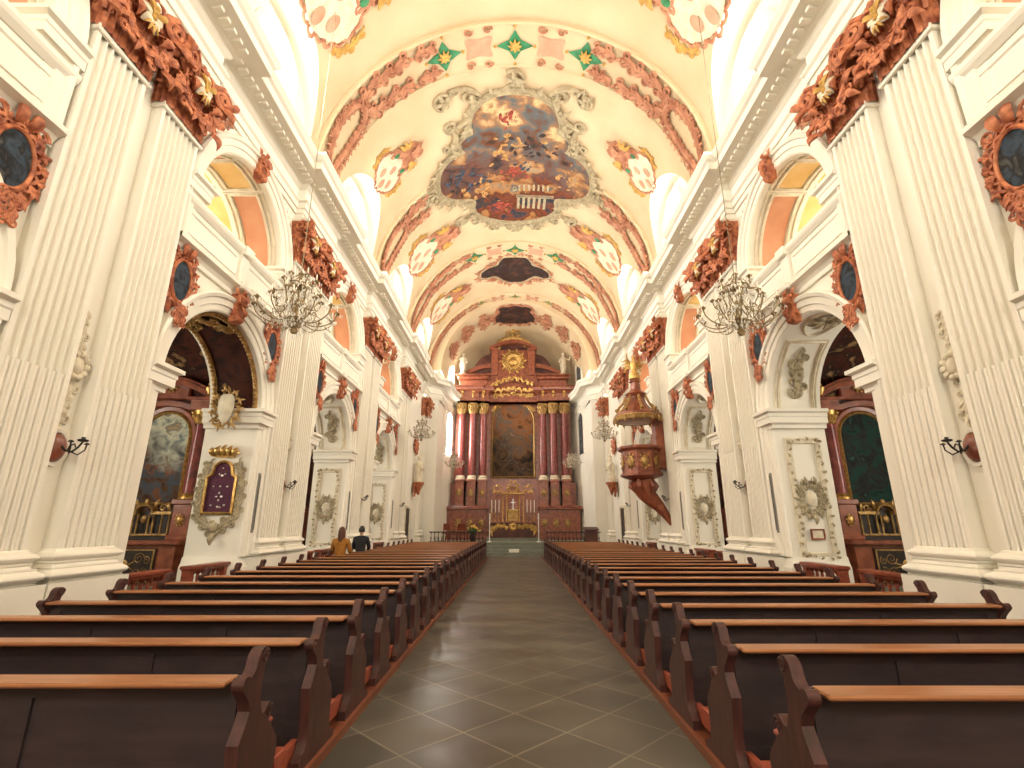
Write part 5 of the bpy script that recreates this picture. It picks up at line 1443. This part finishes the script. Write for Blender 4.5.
# ------------------------------------------------------------------ pulpit on the third right pier
PL = thing('pulpit', 'carved red marble pulpit with a crowned canopy and gold angel on the third right pier', 'pulpit', (4.45, PC[3]+.1, 0))
def octo(m, prof, c=(0,0,0), n=8): m.lathe(prof, c, n, pi/8, 2*pi+pi/8)
m = MB(); octo(m, [(.0,2.9),(.2,2.92),(.42,3.02),(.62,3.10),(.74,3.14),(.74,3.22),(.66,3.26),(.66,4.0),(.72,4.03),(.80,4.08),(.80,4.16),(.70,4.18),(.0,4.18)]); m.build('body', M['marble'], PL, ang=20)
m = MB(); m.tube([(0,0,3.0),(.05,0,2.75),(.15,0,2.5),(.35,0,2.3),(.55,0,2.1),(.80,0,1.75),(.9,0,1.5)], [.45,.40,.30,.26,.2,.13,.04], 10)
for i in range(6):
    a = i*pi/3; m.tube([(.4*cos(a),.4*sin(a),3.0),(.46*cos(a)+.05,.46*sin(a),2.8),(.3*cos(a)+.1,.3*sin(a),2.55)], [.06,.09,.03], 6)
m.ball((.55,0,2.15), (.18,.2,.14)); m.build('hanging_foot', M['marble'], PL)
for i in range(8):
    a = i*pi/4; m = MB(lambda p, q, h, a=a: ((.61+h)*cos(a)-p*sin(a), (.61+h)*sin(a)+p*cos(a), q))
    m.ball((0,3.62,.02), (.13,.22,.05), 10, 6)
    for j in range(8): leaf(m, .12*cos(j*.785), 3.62+.2*sin(j*.785), j*.785, .12, .06, .6, .02)
    m.build('gilt_relief', M['goldd'], PL, ang=60)
m = MB(); m.box(.55, .95, -.22, .22, 3.4, 5.3, .02); m.build('back_board', M['marble'], PL, smooth=False)
m = MB(); octo(m, [(.0,5.05),(.55,5.06),(.80,5.12),(.80,5.2),(.86,5.24),(.86,5.34),(.72,5.42),(.60,5.5),(.45,5.62),(.34,5.8),(.30,6.0),(.36,6.08),(.40,6.12),(.30,6.2),(.2,6.3),(.16,6.55),(.22,6.6),(.2,6.66),(.0,6.7)]); m.build('canopy', M['marble'], PL, ang=20)
m = MB(); octo(m, [(.87,5.28),(.89,5.24),(.84,5.1),(.79,5.12)])
for i in range(16):
    a = i*pi/8; m.tube([(.84*cos(a),.84*sin(a),5.22),(.86*cos(a),.86*sin(a),5.1),(.84*cos(a),.84*sin(a),5.0)], [.04,.05,.01], 5)
for i in range(8):
    a = i*pi/4; m.tube([(.70*cos(a),.70*sin(a),5.4),(.66*cos(a),.66*sin(a),5.6),(.50*cos(a),.5*sin(a),5.75),(.38*cos(a),.38*sin(a),6.02)], [.05,.05,.04,.05], 6); m.ball((.74*cos(a),.74*sin(a),5.5), .07, 8, 6)
m.build('gilt_fringe', M['goldd'], PL)
m = MB(); m.lathe([(.20,6.7),(.22,6.8),(.13,7.0),(.11,7.1),(.14,7.3),(.13,7.38),(.05,7.42),(.045,7.46),(.08,7.52),(.07,7.61),(.0,7.66)], (0,0,0), 12)
m.tube([(-.12,0,7.34),(-.25,-.1,7.45),(-.3,-.2,7.65)], [.045,.035,.025], 6); m.tube([(.12,0,7.34),(.26,-.1,7.2),(.3,-.25,7.25)], [.045,.035,.025], 6)
for e in (-1, 1):
    for j in range(4): m.tube([(e*.05,.1,7.3-.05*j),(e*.25,.16,7.5-.1*j),(e*(.42-.03*j),.18,7.45-.14*j)], [.03,.05,.012], 5)
m.build('gold_angel', M['gold'], PL)

# ------------------------------------------------------------------ two people kneeling / sitting at the wall end of the left pews
def skin_mesh(name, pts, edges, rad, mat, parent, sub=2):
    bm = bmesh.new(); lay = bm.verts.layers.skin.verify(); vs_ = [bm.verts.new(p) for p in pts]
    for a, b in edges: bm.edges.new((vs_[a], vs_[b]))
    for i, v in enumerate(vs_):
        r = rad[i]; v[lay].radius = (r, r) if not isinstance(r, tuple) else r; v[lay].use_root = (i == 0)
    me = bpy.data.meshes.new(name); bm.to_mesh(me); bm.free(); me.materials.append(mat)
    o = bpy.data.objects.new(name, me); C.objects.link(o); o.parent = parent
    o.modifiers.new('skin', 'SKIN').use_smooth_shade = True; sm = o.modifiers.new('sub', 'SUBSURF'); sm.levels = sm.render_levels = sub
    return o
def person(x, y, label, coat, trousers, hair, long_hair, H=0):
    t = thing('person', label, 'person', (x, y, .06), 0)
    sh = 1.03+H; hp = .52; f = .12+.0
    # body in clothes: pelvis, spine, shoulders, arms forward on the ledge, thighs forward, shins down
    pts = [(0,.10,hp),(0,.12,.70),(0,.13,.88),(0,.12,sh),(0,.12,sh+.08)]; E = [(0,1),(1,2),(2,3),(3,4)]; R = [.15,.135,.15,.11,.055]
    for e in (-1, 1):
        b = len(pts); pts += [(e*.17,.12,sh-.02),(e*.23,.18,sh-.26),(e*.16,.40,sh-.30),(e*.07,.54,sh-.24)]; E += [(3,b),(b,b+1),(b+1,b+2),(b+2,b+3)]; R += [.075,.055,.042,.032]
    skin_mesh('sweater', pts, E, R, coat, t)
    pts = [(0,.10,hp)]; E = []; R = [.15]
    for e in (-1, 1):
        b = len(pts); pts += [(e*.10,.18,hp-.01),(e*.12,.52,.50),(e*.12,.55,.28),(e*.12,.54,.08),(e*.12,.66,.04)]; E += [(0,b),(b,b+1),(b+1,b+2),(b+2,b+3),(b+3,b+4)]; R += [.10,.075,.055,.042,.035]
    skin_mesh('trousers', pts, E, R, trousers, t)
    m = MB(); hz = sh+.21
    def head(u, v):
        a = 2*pi*u; b = pi*v; X = .075*sin(b)*cos(a); Y = .095*sin(b)*sin(a); Z = .115*cos(b)
        if Y > 0: Y *= .92; 
        if Y > .04 and abs(X) < .02 and -.03 < Z < .02: Y += .022*(1-abs(X)/.02)
        if Y > .03 and .0 < Z < .035 and .015 < abs(X) < .045: Y -= .010
        if Z < -.05: X *= .82
        return (X, .14+Y, hz+Z)
    m.grid(head, 28, 20)
    for e in (-1, 1): m.ball((e*.077,.13,hz-.005), (.012,.022,.032), 8, 6)
    m.tube([(0,.12,sh+.02),(0,.125,sh+.12)], .05, 10)
    body = m.build('head', M['skin'], t)
    m = MB()
    for e in (-1, 1): m.ball((e*.03,.222,hz+.015), (.011,.006,.007), 8, 5)
    m.build('eyes', M['black'], t)
    m = MB(); m.ball((0,.224,hz-.05), (.022,.006,.006), 8, 4); m.build('mouth', M['redsoft'], t)
    m = MB()
    for e in (-1, 1):   # hands with fingers, resting together
        hx, hy, hz2 = e*.045, .60, sh-.215
        m.ball((hx,hy,hz2), (.018,.045,.034), 10, 6)
        for j, L in enumerate((.055,.062,.058,.045)): m.tube([(hx,hy+.03,hz2+.026-.017*j),(hx-e*.004,hy+.03+L*.55,hz2+.028-.017*j),(hx-e*.018,hy+.03+L,hz2+.018-.017*j)], [.009,.0085,.006], 6)
        m.tube([(hx-e*.01,hy-.02,hz2+.028),(hx-e*.022,hy+.005,hz2+.05),(hx-e*.025,hy+.03,hz2+.056)], [.011,.010,.007], 6)
    m.build('hands', M['skin'], t)
    m = MB()
    def hairf(u, v):
        a = 2*pi*u; b = pi*(.02+v*(.60 if not long_hair else .62)); back = max(0, -sin(a))
        X = .088*sin(b)*cos(a); Y = .108*sin(b)*sin(a); Z = .128*cos(b)
        if sin(a) > .25 and Z < .055: Z = .055+.02*(Z-.055); Y *= .9
        if long_hair and v > .6 and sin(a) < .45: Z -= (v-.6)*.55; X *= 1.05
        return (X, .13+Y, hz+Z+.006)
    m.grid(hairf, 28, 14); m.build('hair', hair, t, recalc=False)
    return t
person(-4.42, 13.0, 'person with long brown hair and ochre sweater praying at the left pews', M['coat'], M['pewend'], M['hair'], True, .03)
person(-4.42, 14.7, 'person with dark hair in black clothes praying, farther of the two at the left pews', M['coatb'], M['coatb'], M['hairb'], False, .05)
# ------------------------------------------------------------------ camera, world, view
cam = bpy.data.cameras.new('camera'); co = bpy.data.objects.new('camera', cam); C.objects.link(co)
cam.sensor_width = 36; cam.lens = 36*492/1024; cam.shift_x = -3/1024
cam.clip_start = .05; cam.clip_end = 200
co.location = (0, 0, 1.5); co.rotation_euler = (radians(90+15.99), 0, 0)
bpy.context.scene.camera = co
w = bpy.data.worlds.new('sky'); bpy.context.scene.world = w; w.use_nodes = True
w.node_tree.nodes['Background'].inputs[0].default_value = (1,.95,.85,1); w.node_tree.nodes['Background'].inputs[1].default_value = 1.0
vs_ = bpy.context.scene.view_settings
vs_.view_transform = 'Standard'; vs_.look = 'None'; vs_.gamma = 1; vs_.use_curve_mapping = False; vs_.exposure = 2.1
